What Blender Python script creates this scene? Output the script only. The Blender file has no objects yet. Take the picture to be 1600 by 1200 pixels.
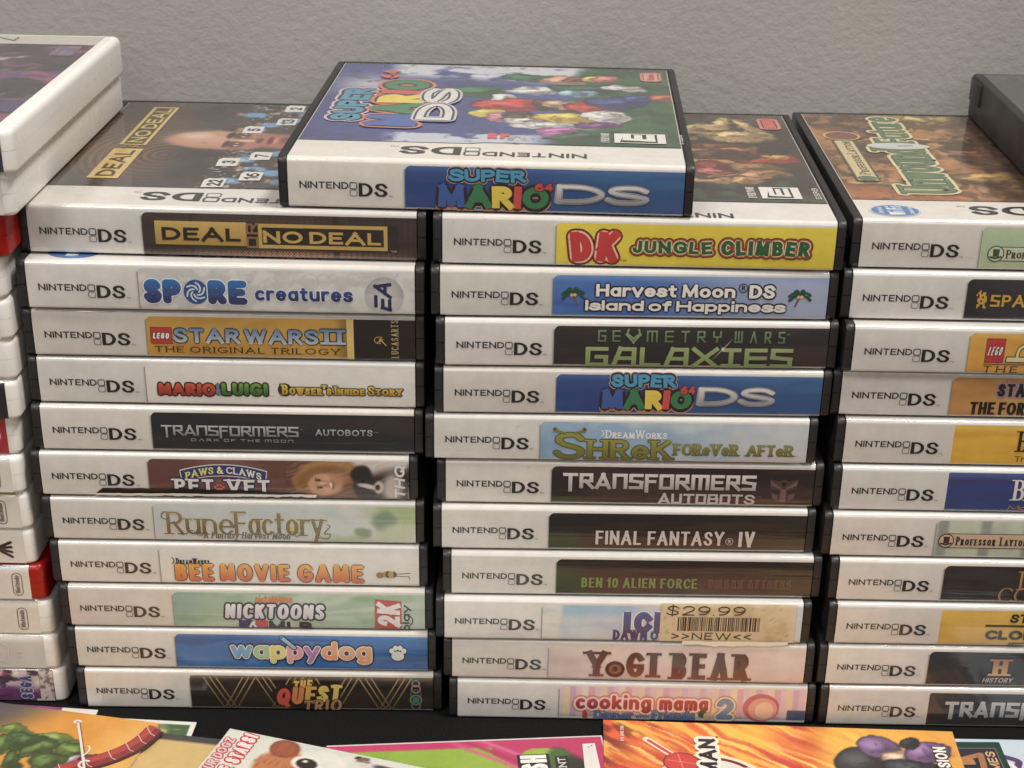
import bpy, bmesh, math, random
import numpy as np
from mathutils import Matrix, Vector

# ------------------------------------------------------------------ camera, world, lamps, exposure
SC = bpy.context.scene
SC.render.engine = 'CYCLES'
COL = SC.collection
MM = 0.001
H = 15.85            # thickness of a black case
HW = 13.42           # thickness of a white case

cam_d = bpy.data.cameras.new('camera')
cam = bpy.data.objects.new('camera', cam_d); COL.objects.link(cam)
def cam_axes(pitch, roll, yaw):
    f = Vector((-math.sin(yaw) * math.cos(pitch), math.cos(yaw) * math.cos(pitch), -math.sin(pitch)))
    r = Vector((math.cos(yaw), math.sin(yaw), 0)); u = r.cross(f)
    return r * math.cos(roll) + u * math.sin(roll), -r * math.sin(roll) + u * math.cos(roll), f
_r, _u, _f = cam_axes(0.46807, 0.016667, 0.000593)
M = Matrix((( _r.x, _u.x, -_f.x, -37.56 * MM), (_r.y, _u.y, -_f.y, -477.41 * MM), (_r.z, _u.z, -_f.z, 318.44 * MM), (0, 0, 0, 1)))
cam.matrix_world = M
cam_d.sensor_fit = 'HORIZONTAL'; cam_d.sensor_width = 36.0
cam_d.lens = 36.0 * 2580.03 / 1600.0
cam_d.shift_y = 198.8 / 1600.0
cam_d.clip_start = 0.01; cam_d.clip_end = 50
cam_d.dof.use_dof = True; cam_d.dof.focus_distance = 0.535; cam_d.dof.aperture_fstop = 22
SC.camera = cam

world = bpy.data.worlds.new('World'); SC.world = world; world.use_nodes = True
bg = world.node_tree.nodes['Background']
bg.inputs[0].default_value = (0.95, 0.93, 0.90, 1); bg.inputs[1].default_value = 0.10

def area(name, loc, target, sx, sy, power, color):
    d = bpy.data.lights.new(name, 'AREA'); d.shape = 'RECTANGLE'; d.size = sx; d.size_y = sy
    d.energy = power; d.color = color
    o = bpy.data.objects.new(name, d); COL.objects.link(o); o.location = loc
    o.rotation_euler = (Vector(target) - Vector(loc)).to_track_quat('-Z', 'Y').to_euler()
    return o
area('ceiling_lamp', (0.55, -0.25, 1.75), (0, 0, 0.1), 0.34, 0.34, 24.0, (1.0, 0.95, 0.89))
area('ceiling_lamp', (-0.75, -1.1, 1.75), (0, 0, 0.1), 0.55, 0.55, 19.0, (1.0, 0.95, 0.89))
area('room_light', (0.1, -2.3, 1.25), (0, 0, 0.1), 1.7, 1.1, 12.5, (1.0, 0.965, 0.92))

SC.view_settings.view_transform = 'Standard'; SC.view_settings.look = 'None'
SC.view_settings.exposure = 0.06; SC.view_settings.gamma = 1.0
SC.view_settings.use_curve_mapping = False
SC.cycles.use_denoising = True; SC.cycles.denoising_prefilter = 'ACCURATE'; SC.cycles.denoising_quality = 'HIGH'
SC.cycles.denoising_input_passes = 'RGB_ALBEDO'; SC.cycles.caustics_reflective = False; SC.cycles.sample_clamp_indirect = 4

# ------------------------------------------------------------------ colour and noise helpers
def lin(c):
    c = np.asarray(c, float) / 255.0
    return np.where(c <= 0.04045, c / 12.92, ((c + 0.055) / 1.055) ** 2.4)

def vnoise(x, y, seed=0):
    xi = np.floor(x).astype(np.int64); yi = np.floor(y).astype(np.int64)
    fx = x - xi; fy = y - yi
    fx = fx * fx * (3 - 2 * fx); fy = fy * fy * (3 - 2 * fy)
    def hsh(a, b):
        n = (a * 374761393 + b * 668265263 + seed * 982451653) & 0x7fffffff
        n = ((n ^ (n >> 13)) * 1274126177) & 0x7fffffff
        return ((n ^ (n >> 16)) & 0xffff) / 65535.0
    a = hsh(xi, yi); b = hsh(xi + 1, yi); c = hsh(xi, yi + 1); d = hsh(xi + 1, yi + 1)
    return (a * (1 - fx) + b * fx) * (1 - fy) + (c * (1 - fx) + d * fx) * fy
def fbm(x, y, seed=0, oct=4):
    v = 0; a = 0.5; t = 0
    for i in range(oct):
        v = v + a * vnoise(x * 2 ** i, y * 2 ** i, seed + i); t += a; a *= 0.5
    return v / t
def sstep(a, b, x):
    t = np.clip((x - a) / (b - a + 1e-9), 0, 1); return t * t * (3 - 2 * t)

class Pic:
    """a printed picture computed on a grid of points, colours in sRGB 0..255"""
    def __init__(s, U, V, base=(255, 255, 255), warp=0.0, seed=1):
        s.U, s.V = U, V
        s.c = np.zeros(U.shape + (3,)); s.c[:] = base
        s.u = U; s.v = V; s.seed = seed
        if warp:
            s.u = U + warp * (fbm(U / 8, V / 8, seed, 5) - .5) * 2.6; s.v = V + warp * (fbm(U / 8 + 40, V / 8, seed + 9, 5) - .5) * 2.6
    def mix(s, a, col):
        a = np.clip(a, 0, 1)[..., None]; s.c = s.c * (1 - a) + np.asarray(col, float) * a; return s
    def blob(s, cx, cy, rx, ry, col, soft=.25, ang=0, alpha=1):
        t = math.radians(ang); x = s.u - cx; y = s.v - cy
        X = (x * math.cos(t) + y * math.sin(t)) / rx; Y = (-x * math.sin(t) + y * math.cos(t)) / ry
        d = np.sqrt(X * X + Y * Y)
        return s.mix(alpha * (1 - sstep(1 - soft, 1 + soft, d)), col)
    def lump(s, cx, cy, rx, ry, col, soft=.1, ang=0):
        c = np.asarray(col, float)
        s.blob(cx, cy, rx * 1.08, ry * 1.08, c * .34, .06, ang).blob(cx, cy, rx, ry, c * .92, soft, ang)
        s.blob(cx + rx * .35, cy - ry * .25, rx * .6, ry * .55, c * .62, .6, ang, .7).blob(cx - rx * .3, cy + ry * .25, rx * .45, ry * .4, np.minimum(255, c * 1.25 + 18), .7, ang, .8)
        s.mix(.35 * sstep(.6, .66, fbm(s.U / 2.6, s.V / 2.2, int(abs(cx * 7 + cy)) + 3, 3)) * (np.hypot((s.u - cx) / rx, (s.v - cy) / ry) < .92), c * .4); return s
    def box(s, x0, y0, x1, y1, col, soft=.3, alpha=1):
        m = sstep(x0 - soft, x0 + soft, s.u) * (1 - sstep(x1 - soft, x1 + soft, s.u)) * sstep(y0 - soft, y0 + soft, s.v) * (1 - sstep(y1 - soft, y1 + soft, s.v))
        return s.mix(m * alpha, col)
    def noise(s, sx, sy, col, lo=.45, hi=.7, seed=3, alpha=1, oct=4):
        return s.mix(alpha * sstep(lo, hi, fbm(s.u / sx, s.v / sy, seed, oct)), col)
    def rnoise(s, ang, sx, sy, col, lo=.45, hi=.7, seed=3, alpha=1):
        t = math.radians(ang); x = s.u * math.cos(t) + s.v * math.sin(t); y = -s.u * math.sin(t) + s.v * math.cos(t)
        return s.mix(alpha * sstep(lo, hi, fbm(x / sx, y / sy, seed)), col)
    def gradx(s, x0, x1, col, alpha=1):
        return s.mix(alpha * sstep(x0, x1, s.u), col)
    def grady(s, y0, y1, col, alpha=1):
        return s.mix(alpha * sstep(y0, y1, s.v), col)

# ------------------------------------------------------------------ letter skeletons
def A_(cx, cy, rx, ry, a0, a1, n=None):
    n = n or max(4, int(abs(a1 - a0) / 15))
    return [(cx + rx * math.cos(math.radians(a0 + (a1 - a0) * i / n)), cy + ry * math.sin(math.radians(a0 + (a1 - a0) * i / n))) for i in range(n + 1)]
def spl(p, n=5):
    out = []
    q = [p[0]] + list(p) + [p[-1]]
    for i in range(1, len(q) - 2):
        for k in range(n):
            t = k / n; a, b, c, d = q[i - 1], q[i], q[i + 1], q[i + 2]
            out.append(tuple(.5 * (2 * b[j] + (c[j] - a[j]) * t + (2 * a[j] - 5 * b[j] + 4 * c[j] - d[j]) * t * t + (3 * b[j] - a[j] - 3 * c[j] + d[j]) * t ** 3) for j in (0, 1)))
    out.append(tuple(p[-1])); return out
X = .68   # x height
S_ = spl([(.58, .82), (.46, .97), (.28, 1), (.09, .92), (.05, .74), (.16, .59), (.32, .51), (.5, .41), (.6, .26), (.52, .07), (.32, 0), (.12, .04), (0, .2)], 3)
s_ = [(x * .78, y * X) for x, y in S_]
G = {
 'A': (.8, [[(0, 0), (.4, 1), (.8, 0)], [(.14, .32), (.66, .32)]]),
 'B': (.6, [[(0, 0), (0, 1)], [(0, 1), (.3, 1)] + A_(.3, .765, .25, .235, 90, -90) + [(0, .53)], [(.3, .53)] + A_(.32, .265, .28, .265, 90, -90) + [(0, 0)]]),
 'C': (.72, [A_(.42, .5, .42, .5, 45, 315, 20)]),
 'D': (.68, [[(0, 0), (0, 1)], [(0, 1), (.22, 1)] + A_(.22, .5, .46, .5, 90, -90, 14) + [(0, 0)]]),
 'E': (.54, [[(0, 0), (0, 1)], [(0, 1), (.54, 1)], [(0, .52), (.46, .52)], [(0, 0), (.54, 0)]]),
 'F': (.52, [[(0, 0), (0, 1)], [(0, 1), (.52, 1)], [(0, .5), (.44, .5)]]),
 'G': (.78, [A_(.42, .5, .42, .5, 45, 330, 20) + [(.78, .44), (.48, .44)]]),
 'H': (.66, [[(0, 0), (0, 1)], [(.66, 0), (.66, 1)], [(0, .52), (.66, .52)]]),
 'I': (.0, [[(0, 0), (0, 1)]]),
 'J': (.42, [[(.42, 1), (.42, .25)] + A_(.21, .22, .21, .22, 0, -180, 8)]),
 'K': (.64, [[(0, 0), (0, 1)], [(.6, 1), (.04, .45)], [(.22, .58), (.64, 0)]]),
 'L': (.5, [[(0, 1), (0, 0)], [(0, 0), (.5, 0)]]),
 'M': (.86, [[(0, 0), (.06, 1)], [(.06, 1), (.43, .12)], [(.43, .12), (.8, 1)], [(.8, 1), (.86, 0)]]),
 'N': (.68, [[(0, 0), (0, 1)], [(0, 1), (.68, 0)], [(.68, 0), (.68, 1)]]),
 'O': (.84, [A_(.42, .5, .42, .5, 90, 450, 26)]),
 'P': (.56, [[(0, 0), (0, 1)], [(0, 1), (.3, 1)] + A_(.3, .74, .26, .26, 90, -90) + [(0, .48)]]),
 'Q': (.84, [A_(.42, .5, .42, .5, 90, 450, 26), [(.5, .25), (.84, -.08)]]),
 'R': (.6, [[(0, 0), (0, 1)], [(0, 1), (.3, 1)] + A_(.3, .75, .26, .25, 90, -90) + [(0, .5)], [(.26, .5), (.6, 0)]]),
 'S': (.6, [S_]),
 'T': (.62, [[(.31, 0), (.31, 1)], [(0, 1), (.62, 1)]]),
 'U': (.64, [[(0, 1), (0, .32)] + A_(.32, .32, .32, .32, 180, 360, 12) + [(.64, 1)]]),
 'V': (.76, [[(0, 1), (.38, 0)], [(.38, 0), (.76, 1)]]),
 'W': (1.1, [[(0, 1), (.28, 0)], [(.28, 0), (.55, 1)], [(.55, 1), (.82, 0)], [(.82, 0), (1.1, 1)]]),
 'X': (.7, [[(0, 0), (.7, 1)], [(0, 1), (.7, 0)]]),
 'Y': (.7, [[(0, 1), (.35, .45)], [(.7, 1), (.35, .45)], [(.35, .48), (.35, 0)]]),
 'Z': (.62, [[(0, 1), (.62, 1)], [(.62, 1), (0, 0)], [(0, 0), (.62, 0)]]),
 '0': (.62, [A_(.31, .5, .31, .5, 90, 450, 24)]),
 '1': (.2, [[(0, .8), (.2, 1)], [(.2, 1), (.2, 0)]]),
 '2': (.6, [A_(.3, .7, .29, .3, 165, -30, 12) + [(.0, 0)], [(0, 0), (.6, 0)]]),
 '3': (.56, [A_(.27, .75, .25, .25, 150, -80, 12), A_(.27, .27, .29, .27, 80, -150, 12)]),
 '4': (.6, [[(.44, 0), (.44, 1)], [(.44, 1), (0, .3)], [(0, .3), (.6, .3)]]),
 '5': (.56, [[(.52, 1), (.08, 1)], [(.08, 1), (.04, .56)] + A_(.26, .32, .29, .31, 120, -145, 12)]),
 '8': (.56, [A_(.28, .76, .24, .24, 90, 450, 18), A_(.28, .27, .28, .27, 90, 450, 18)]),
 '6': (.58, [A_(.29, .3, .29, .3, 90, 450, 18), spl([(.5, .96), (.22, .86), (.03, .55), (0, .3)], 4)]),
 '7': (.56, [[(0, 1), (.56, 1)], [(.56, 1), (.18, 0)]]),
 '9': (.58, [A_(.29, .7, .29, .3, 90, 450, 18), spl([(.08, .04), (.36, .14), (.55, .45), (.58, .7)], 4)]),
 '&': (.74, [spl([(.74, .0), (.3, .55), (.14, .78), (.28, 1), (.44, .86), (.36, .64), (.06, .36), (.0, .18), (.2, 0), (.46, .06), (.7, .42)], 4)]),
 '!': (.0, [[(0, 1), (0, .34)], [(0, .02), (0, 0)]]),
 "'": (.0, [[(0, 1), (-.03, .78)]]),
 '.': (.0, [[(0, .02), (0, 0)]]),
 '$': (.6, [S_, [(.3, -.12), (.3, 1.12)]]),
 '>': (.5, [[(0, .8), (.5, .45), (0, .1)]]),
 '<': (.5, [[(.5, .8), (0, .45), (.5, .1)]]),
 'a': (.5, [A_(.25, X / 2, .25, X / 2, 90, 450, 20), [(.5, X), (.5, 0)]]),
 'c': (.46, [A_(.26, X / 2, .26, X / 2, 50, 310, 16)]),
 'b': (.5, [A_(.25, X / 2, .25, X / 2, 90, 450, 20), [(0, 1), (0, 0)]]),
 'd': (.5, [A_(.25, X / 2, .25, X / 2, 90, 450, 20), [(.5, 1), (.5, 0)]]),
 'e': (.52, [[(.03, X * .52)] + [(.52, X * .52)] + A_(.26, X / 2, .26, X / 2, 5, 315, 18)]),
 'f': (.34, [A_(.3, .8, .17, .2, 80, 180, 6) + [(.13, 0)], [(0, X), (.32, X)]]),
 'g': (.5, [A_(.25, X / 2, .25, X / 2, 90, 450, 20), [(.5, X), (.5, -.08)] + A_(.26, -.1, .24, .2, 0, -150, 8)]),
 'h': (.5, [[(0, 1), (0, 0)], [(0, X * .6)] + A_(.25, X * .62, .25, X * .38, 180, 0, 10) + [(.5, 0)]]),
 'i': (.0, [[(0, X - .06), (0, 0)], [(0, 1.06), (0, 1.03)]]),
 'k': (.48, [[(0, 0), (0, 1)], [(.44, X), (.04, X * .4)], [(.16, X * .55), (.48, 0)]]),
 'l': (.0, [[(0, 1), (0, 0)]]),
 'm': (.84, [[(0, X), (0, 0)], [(0, X * .6)] + A_(.21, X * .62, .21, X * .38, 180, 0, 8) + [(.42, 0)], [(.42, X * .6)] + A_(.63, X * .62, .21, X * .38, 180, 0, 8) + [(.84, 0)]]),
 'n': (.5, [[(0, X), (0, 0)], [(0, X * .6)] + A_(.25, X * .62, .25, X * .38, 180, 0, 10) + [(.5, 0)]]),
 'o': (.54, [A_(.27, X / 2, .27, X / 2, 90, 450, 22)]),
 'p': (.5, [A_(.25, X / 2, .25, X / 2, 90, 450, 20), [(0, X), (0, -.3)]]),
 'r': (.34, [[(0, X), (0, 0)], [(0, X * .55)] + A_(.26, X * .6, .26, X * .4, 180, 70, 7)]),
 's': (.46, [s_]),
 't': (.34, [[(.14, .94), (.14, .18)] + A_(.3, .17, .16, .17, 180, 280, 6), [(0, X), (.34, X)]]),
 'u': (.5, [[(0, X), (0, X * .42)] + A_(.25, X * .4, .25, X * .4, 180, 360, 10), [(.5, X), (.5, 0)]]),
 'v': (.54, [[(0, X), (.27, 0)], [(.27, 0), (.54, X)]]),
 'w': (.8, [[(0, X), (.2, 0)], [(.2, 0), (.4, X)], [(.4, X), (.6, 0)], [(.6, 0), (.8, X)]]),
 'y': (.54, [[(0, X), (.27, .02)], [(.54, X), (.14, -.3)]]),
 'z': (.46, [[(0, X), (.46, X)], [(.46, X), (0, 0)], [(0, 0), (.46, 0)]]),
}
# angular block letters
GB = {
 'A': (.66, [[(0, 0), (.33, 1)], [(.33, 1), (.66, 0)]]), 'N': (.62, [[(0, 0), (0, 1)], [(0, 1), (.62, 1)], [(.62, 1), (.62, 0)]]),
 'S': (.58, [[(.58, 1), (0, 1)], [(0, 1), (0, .55)], [(0, .55), (.58, .45)], [(.58, .45), (.58, 0)], [(.58, 0), (0, 0)]]),
 'O': (.6, [[(0, 0), (0, 1)], [(0, 1), (.6, 1)], [(.6, 1), (.6, 0)], [(.6, 0), (0, 0)]]),
 'R': (.58, [[(0, 0), (0, 1)], [(0, 1), (.55, 1)], [(.55, 1), (.55, .5)], [(.55, .5), (0, .46)], [(.25, .46), (.6, 0)]]),
 'M': (.8, [[(0, 0), (0, 1)], [(0, 1), (.8, 1)], [(.8, 1), (.8, 0)], [(.4, 1), (.4, 0)]]),
 'U': (.6, [[(0, 1), (0, 0)], [(0, 0), (.6, 0)], [(.6, 0), (.6, 1)]]),
 'B': (.6, [[(0, 0), (0, 1)], [(0, 1), (.55, 1)], [(.55, 1), (.55, .52)], [(0, .52), (.6, .52)], [(.6, .5), (.6, 0)], [(.6, 0), (0, 0)]]),
 'G': (.6, [[(.6, 1), (0, 1)], [(0, 1), (0, 0)], [(0, 0), (.6, 0)], [(.6, 0), (.6, .5)], [(.6, .5), (.3, .5)]]),
 'L': (.54, [[(0, 1), (0, 0)], [(0, 0), (.54, 0)]]),
 'I': (.5, [[(.25, 0), (.25, 1)], [(0, 1), (.5, 1)], [(0, 0), (.5, 0)]]),
 'Y': (.6, [[(0, 1), (0, .5)], [(0, .5), (.6, .5)], [(.6, 1), (.6, .5)], [(.3, .5), (.3, 0)]]),
 'W': (.76, [[(0, 1), (0, 0)], [(0, 0), (.76, 0)], [(.76, 0), (.76, 1)], [(.38, 0), (.38, 1)]]),
 'D': (.6, [[(0, 0), (0, 1)], [(0, 1), (.45, 1)], [(.45, 1), (.6, .85)], [(.6, .85), (.6, .15)], [(.6, .15), (.45, 0)], [(.45, 0), (0, 0)]]),
 'K': (.6, [[(0, 0), (0, 1)], [(.6, 1), (.6, .7)], [(.6, .7), (0, .45)], [(.3, .5), (.6, 0)]]),
 'C': (.6, [[(.6, 1), (0, 1)], [(0, 1), (0, 0)], [(0, 0), (.6, 0)]]),
 'V': (.6, [[(0, 1), (0, .3)], [(0, .3), (.3, 0)], [(.3, 0), (.6, .3)], [(.6, .3), (.6, 1)]]),
}
def grad(c0, c1):
    a, b = np.asarray(c0, float), np.asarray(c1, float)
    return lambda t: a + (b - a) * min(1, max(0, t))

# ------------------------------------------------------------------ printing: flat ink shapes laid on a mapped surface
RB, RT, ZB, ZT, YF = .5, 1.5, .45, H - .28, .25
CUTS = (.17, .3, .45, .6, .8, .96, 1.7, 2.8, 4.1, 5.4, 6.7, 8.0, 9.3, 10.6, 11.9, 13.0, 14.07, 14.35, 14.65, 15.0)
BULGE = .22
def spine_map(U, V, off, tk=0.0):
    U = np.asarray(U, float); V = np.asarray(V, float)
    zt = ZT; ft = zt - RT; fb = ZB + RB
    th = np.clip((V - ft) / RT, 0, math.pi / 2); tb = np.clip((fb - V) / RB, 0, math.pi / 2)
    past = np.maximum(0, V - ft - RT * math.pi / 2)
    y = YF + RT * (1 - np.cos(th)) + RB * (1 - np.cos(tb)) + past
    tv = np.clip((V - 7.4) / 6.7, -1, 1); y = y - BULGE * (1 - tv * tv)
    z = np.clip(V, fb, ft) + RT * np.sin(th) - RB * np.sin(tb)
    ny = -np.cos(th) * np.cos(tb); nz = np.sin(th) - np.sin(tb)
    return np.stack([U - 59.2 + 0 * y, y + ny * off, z + nz * off], -1)
def top_map(U, V, off):
    U = np.asarray(U, float); V = np.asarray(V, float)
    return np.stack([U, V, ZT + off + 0 * U], -1)

class Ink:
    def __init__(s, mp):
        s.mp = mp; s.v = []; s.c = []; s.f = []; s.nv = 0; s.n = 0; s.xf = None
    def add(s, pts, faces, cols, layer):
        p = np.asarray(pts, float)
        if s.xf: p = np.array([s.xf(a, b) for a, b in p])
        s.n += 1
        q = s.mp(p[:, 0], p[:, 1], .02 + layer * .05 + (s.n % 20) * .0010)
        cols = np.asarray(cols, float)
        if cols.ndim == 1: cols = np.tile(cols, (len(p), 1))
        if s.mp is spine_map:
            # follow the rounded edges: slice every shape along the spine
            P, K, F = [], [], []
            for f in faces:
                pl = [(p[i, 0], p[i, 1], *cols[i]) for i in f]
                for lo, hi in zip((-9,) + CUTS, CUTS + (99,)):
                    def clip(a, t, sg):
                        o = []
                        for x, y in zip(a, a[1:] + a[:1]):
                            ix, iy = sg * (x[1] - t) >= 0, sg * (y[1] - t) >= 0
                            if ix: o.append(x)
                            if ix != iy:
                                w = (t - x[1]) / (y[1] - x[1]); o.append(tuple(m + (n_ - m) * w for m, n_ in zip(x, y)))
                        return o
                    c = clip(pl, lo, 1)
                    if len(c) > 2: c = clip(c, hi, -1)
                    if len(c) > 2 and lo > -1: F.append(tuple(range(len(P), len(P) + len(c)))); P += [x[:2] for x in c]; K += [x[2:] for x in c]
            if not F: return
            p = np.array(P); cols = np.array(K); faces = F
            q = s.mp(p[:, 0], p[:, 1], .02 + layer * .05 + (s.n % 20) * .0010)
        s.v.append(q); s.c.append(lin(cols)); s.f += [tuple(i + s.nv for i in f) for f in faces]; s.nv += len(p)
    def grid(s, u0, u1, v0, v1, nu, nv, fn, layer=0, off=None):
        u = np.linspace(u0, u1, nu); v = np.linspace(v0, v1, nv)
        U, V = np.meshgrid(u, v, indexing='ij')
        c = fn(U, V); c = c.c if isinstance(c, Pic) else c
        q = s.mp(U.ravel(), V.ravel(), (.012 + layer * .05) if off is None else off)
        idx = np.arange(nu * nv).reshape(nu, nv) + s.nv
        f = np.stack([idx[:-1, :-1], idx[1:, :-1], idx[1:, 1:], idx[:-1, 1:]], -1).reshape(-1, 4)
        s.v.append(q); s.c.append(lin(np.clip(c, 0, 255).reshape(-1, 3))); s.f += list(map(tuple, f.tolist())); s.nv += nu * nv
    def poly(s, pts, col, layer=2):
        a = sum(p[0] * q[1] - q[0] * p[1] for p, q in zip(pts, pts[1:] + pts[:1]))
        if a < 0: pts = pts[::-1]
        s.add(pts, [tuple(range(len(pts)))], col, layer)
    def rect(s, u0, v0, u1, v1, col, layer=2):
        s.poly([(u0, v0), (u1, v0), (u1, v1), (u0, v1)], col, layer)
    def gradrect(s, u0, v0, u1, v1, c0, c1, layer=2, horiz=False):
        c = [c0, c1, c1, c0] if horiz else [c0, c0, c1, c1]
        s.add([(u0, v0), (u1, v0), (u1, v1), (u0, v1)], [(0, 1, 2, 3)], c, layer)
    def disc(s, cx, cy, rx, ry, col, layer=2, n=20):
        s.poly([(cx + rx * math.cos(2 * math.pi * i / n), cy + ry * math.sin(2 * math.pi * i / n)) for i in range(n)], col, layer)
    def strip(s, pts, ww, wh, col, layer, ht=None):
        p = np.asarray(pts, float); n = len(p)
        if n < 2: return
        d = p[1:] - p[:-1]; L = np.hypot(d[:, 0], d[:, 1]); L[L == 0] = 1e-6; d = d / L[:, None]
        closed = np.hypot(*(p[0] - p[-1])) < 1e-6 and n > 3
        off = np.zeros((n, 2))
        for i in range(n):
            if closed and i in (0, n - 1): a, b = d[-1], d[0]
            else: a, b = d[max(i - 1, 0)], d[min(i, n - 2)]
            t = a + b; m = math.hypot(*t); t = t / m if m > 1e-6 else b
            k = 1 / max(.6, abs(t[0] * b[0] + t[1] * b[1]))
            off[i] = (-t[1] * ww / 2 * k, t[0] * wh / 2 * k)
        P = np.concatenate([p - off, p + off])
        F = [(i, i + 1, n + i + 1, n + i) for i in range(n - 1)]
        if ht is not None and callable(col): c = np.array([col(ht(q)) for q in P])
        else: c = col(.5) if callable(col) else col
        s.add(P, F, c, layer)
    def path(s, pts, ww, wh, col, layer, cap='r', ht=None):
        pts = [tuple(map(float, p)) for p in pts]
        q = [pts[0]]
        for p in pts[1:]:
            if math.hypot(p[0] - q[-1][0], p[1] - q[-1][1]) > 1e-5: q.append(p)
        pts = q
        if len(pts) < 2: return
        pieces = [[pts[0]]]; 
        for i in range(1, len(pts) - 1):
            a = (pts[i][0] - pts[i - 1][0], pts[i][1] - pts[i - 1][1]); b = (pts[i + 1][0] - pts[i][0], pts[i + 1][1] - pts[i][1])
            cs = (a[0] * b[0] + a[1] * b[1]) / (math.hypot(*a) * math.hypot(*b))
            pieces[-1].append(pts[i])
            if cs < .78: pieces.append([pts[i]])
        pieces[-1].append(pts[-1])
        closed = math.hypot(pts[0][0] - pts[-1][0], pts[0][1] - pts[-1][1]) < 1e-6
        for k, pc in enumerate(pieces):
            pc = list(pc)
            if cap == 's' or (cap == 'b'):
                def ext(p, q):
                    dx, dy = p[0] - q[0], p[1] - q[1]; l = math.hypot(dx, dy) or 1; dx /= l; dy /= l
                    e = abs(dx) * ww / 2 + abs(dy) * wh / 2
                    return (p[0] + dx * e, p[1] + dy * e)
                if (k > 0 or not closed): pc[0] = ext(pc[0], pc[1])
                if (k < len(pieces) - 1 or not closed): pc[-1] = ext(pc[-1], pc[-2])
            s.strip(pc, ww, wh, col, layer, ht)
            if cap == 'r' and not (closed and len(pieces) == 1):
                for e in (pc[0], pc[-1]):
                    c = (col(ht(e)) if (callable(col) and ht is not None) else (col(.5) if callable(col) else col))
                    s.poly([(e[0] + ww / 2 * math.cos(t * math.pi / 6), e[1] + wh / 2 * math.sin(t * math.pi / 6)) for t in range(12)], c, layer)
    def text(s, txt, u0, v0, u1, v1, col=(20, 20, 20), w=.17, con=1.0, slant=0, serif=0, gap=.14, out=(), layer=3, cap='b', orient=None, jit=0, font=None, sp=.34, bend=0, seed=5, small=None, rise=0):
        """fit txt into the box; out = [(extra mm, colour), ...] from widest to narrowest, drawn beneath"""
        old = s.xf
        def chain(f):
            return (lambda a, b: old(*f(a, b))) if old else f
        W, Ht = u1 - u0, v1 - v0
        if orient == 'up': s.xf = chain(lambda a, b: (u1 - b, v0 + a)); W, Ht = Ht, W; u0_, v0_ = 0, 0
        elif orient == 'down': s.xf = chain(lambda a, b: (u0 + b, v1 - a)); W, Ht = Ht, W; u0_, v0_ = 0, 0
        elif orient == 'flip': s.xf = chain(lambda a, b: (u1 - a, v1 - b)); u0_, v0_ = 0, 0
        else: u0_, v0_ = u0, v0
        F = dict(G)
        if font: F.update(font)
        ww = w * Ht; wh = ww * con
        small = small or ''
        items = []; fix = 0; nat = 0
        for ch in txt:
            if ch == ' ': items.append((None, 0, 1)); fix += sp * Ht; continue
            k = .72 if (small and ch.islower()) else 1
            gl = F.get(ch.upper() if k < 1 else ch)
            items.append((gl, gl[0] * k, k)); nat += gl[0] * k; fix += ww + gap * Ht
        fix -= gap * Ht
        nl = len([1 for i in items if i[0] is not None])
        if nat:
            free = W - (fix - nl * ww); lim = free / (nl + 1.75 * nat)
            if ww > lim: fix -= nl * (ww - lim); ww = lim; wh = min(wh, ww * 1.05)
        sc = (W - fix) / max(nat, 1e-6) if nat else 0
        rnd = random.Random(seed)
        lays = [(e, c, layer - .5 * (len(out) - i)) for i, (e, c) in enumerate(out)] + [(0, None, layer)]
        pos = []; x = u0_ + ww / 2; li = 0
        for gl, gw, k in items:
            if gl is None: x += sp * Ht; continue
            pos.append((gl, x, k, li, rnd.uniform(-jit, jit), rnd.uniform(-jit, jit) * .12 * Ht, gw)); x += gw * sc + ww + gap * Ht; li += 1
        for extra, oc, ly in lays:
            for gl, x0, k, li, rot, dy, gw in pos:
                c = oc if oc is not None else (col[li % len(col)] if isinstance(col, list) else col)
                cx = x0 + gw * sc / 2
                hh = Ht * k - wh
                def tr(p):
                    a = x0 + p[0] * k * sc; b = v0_ + wh / 2 + p[1] * hh + dy + rise * (x0 - u0_)
                    a += slant * (b - v0_)
                    if rot:
                        ca, sa = math.cos(rot), math.sin(rot); da, db = a - cx, b - v0_ - Ht / 2
                        a, b = cx + ca * da - sa * db, v0_ + Ht / 2 + sa * da + ca * db
                    if bend: b += bend * (1 - ((a - u0_ - W / 2) / (W / 2)) ** 2)
                    return (a, b)
                ht = lambda q: (q[1] - v0_) / Ht
                for st in gl[1]:
                    s.path([tr(p) for p in st], ww + 2 * extra, wh + 2 * extra, c, ly, 'r' if extra else cap, ht)
                if serif:
                    ends = []
                    for st in gl[1]:
                        for a, b in ((st[0], st[1]), (st[-1], st[-2])):
                            dx, dyy = abs(a[0] - b[0]), abs(a[1] - b[1])
                            yb = min(abs(a[1] - t) for t in (0, 1, X, -.3))
                            if dyy > 1.2 * dx and yb < .02: ends.append(a)
                    for e in set(ends):
                        if sum(1 for o in ends if o == e) > 1 and e[1] not in (0, 1): continue
                        if sum(1 for st in gl[1] for o in (st[0], st[-1]) if o == e) > 1 and len([1 for o in ends if o == e]) > 1: continue
                        p = tr(e); l = serif * Ht * k / 2 + ww / 2; t = max(wh * .55, .05 * Ht)
                        s.path([(p[0] - l, p[1] + (wh / 2 - t / 2) * (1 if e[1] > .5 else -1)), (p[0] + l, p[1] + (wh / 2 - t / 2) * (1 if e[1] > .5 else -1))], t + 2 * extra, t + 2 * extra, c, ly, 'r' if extra else 'b', ht)
        s.xf = old
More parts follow.
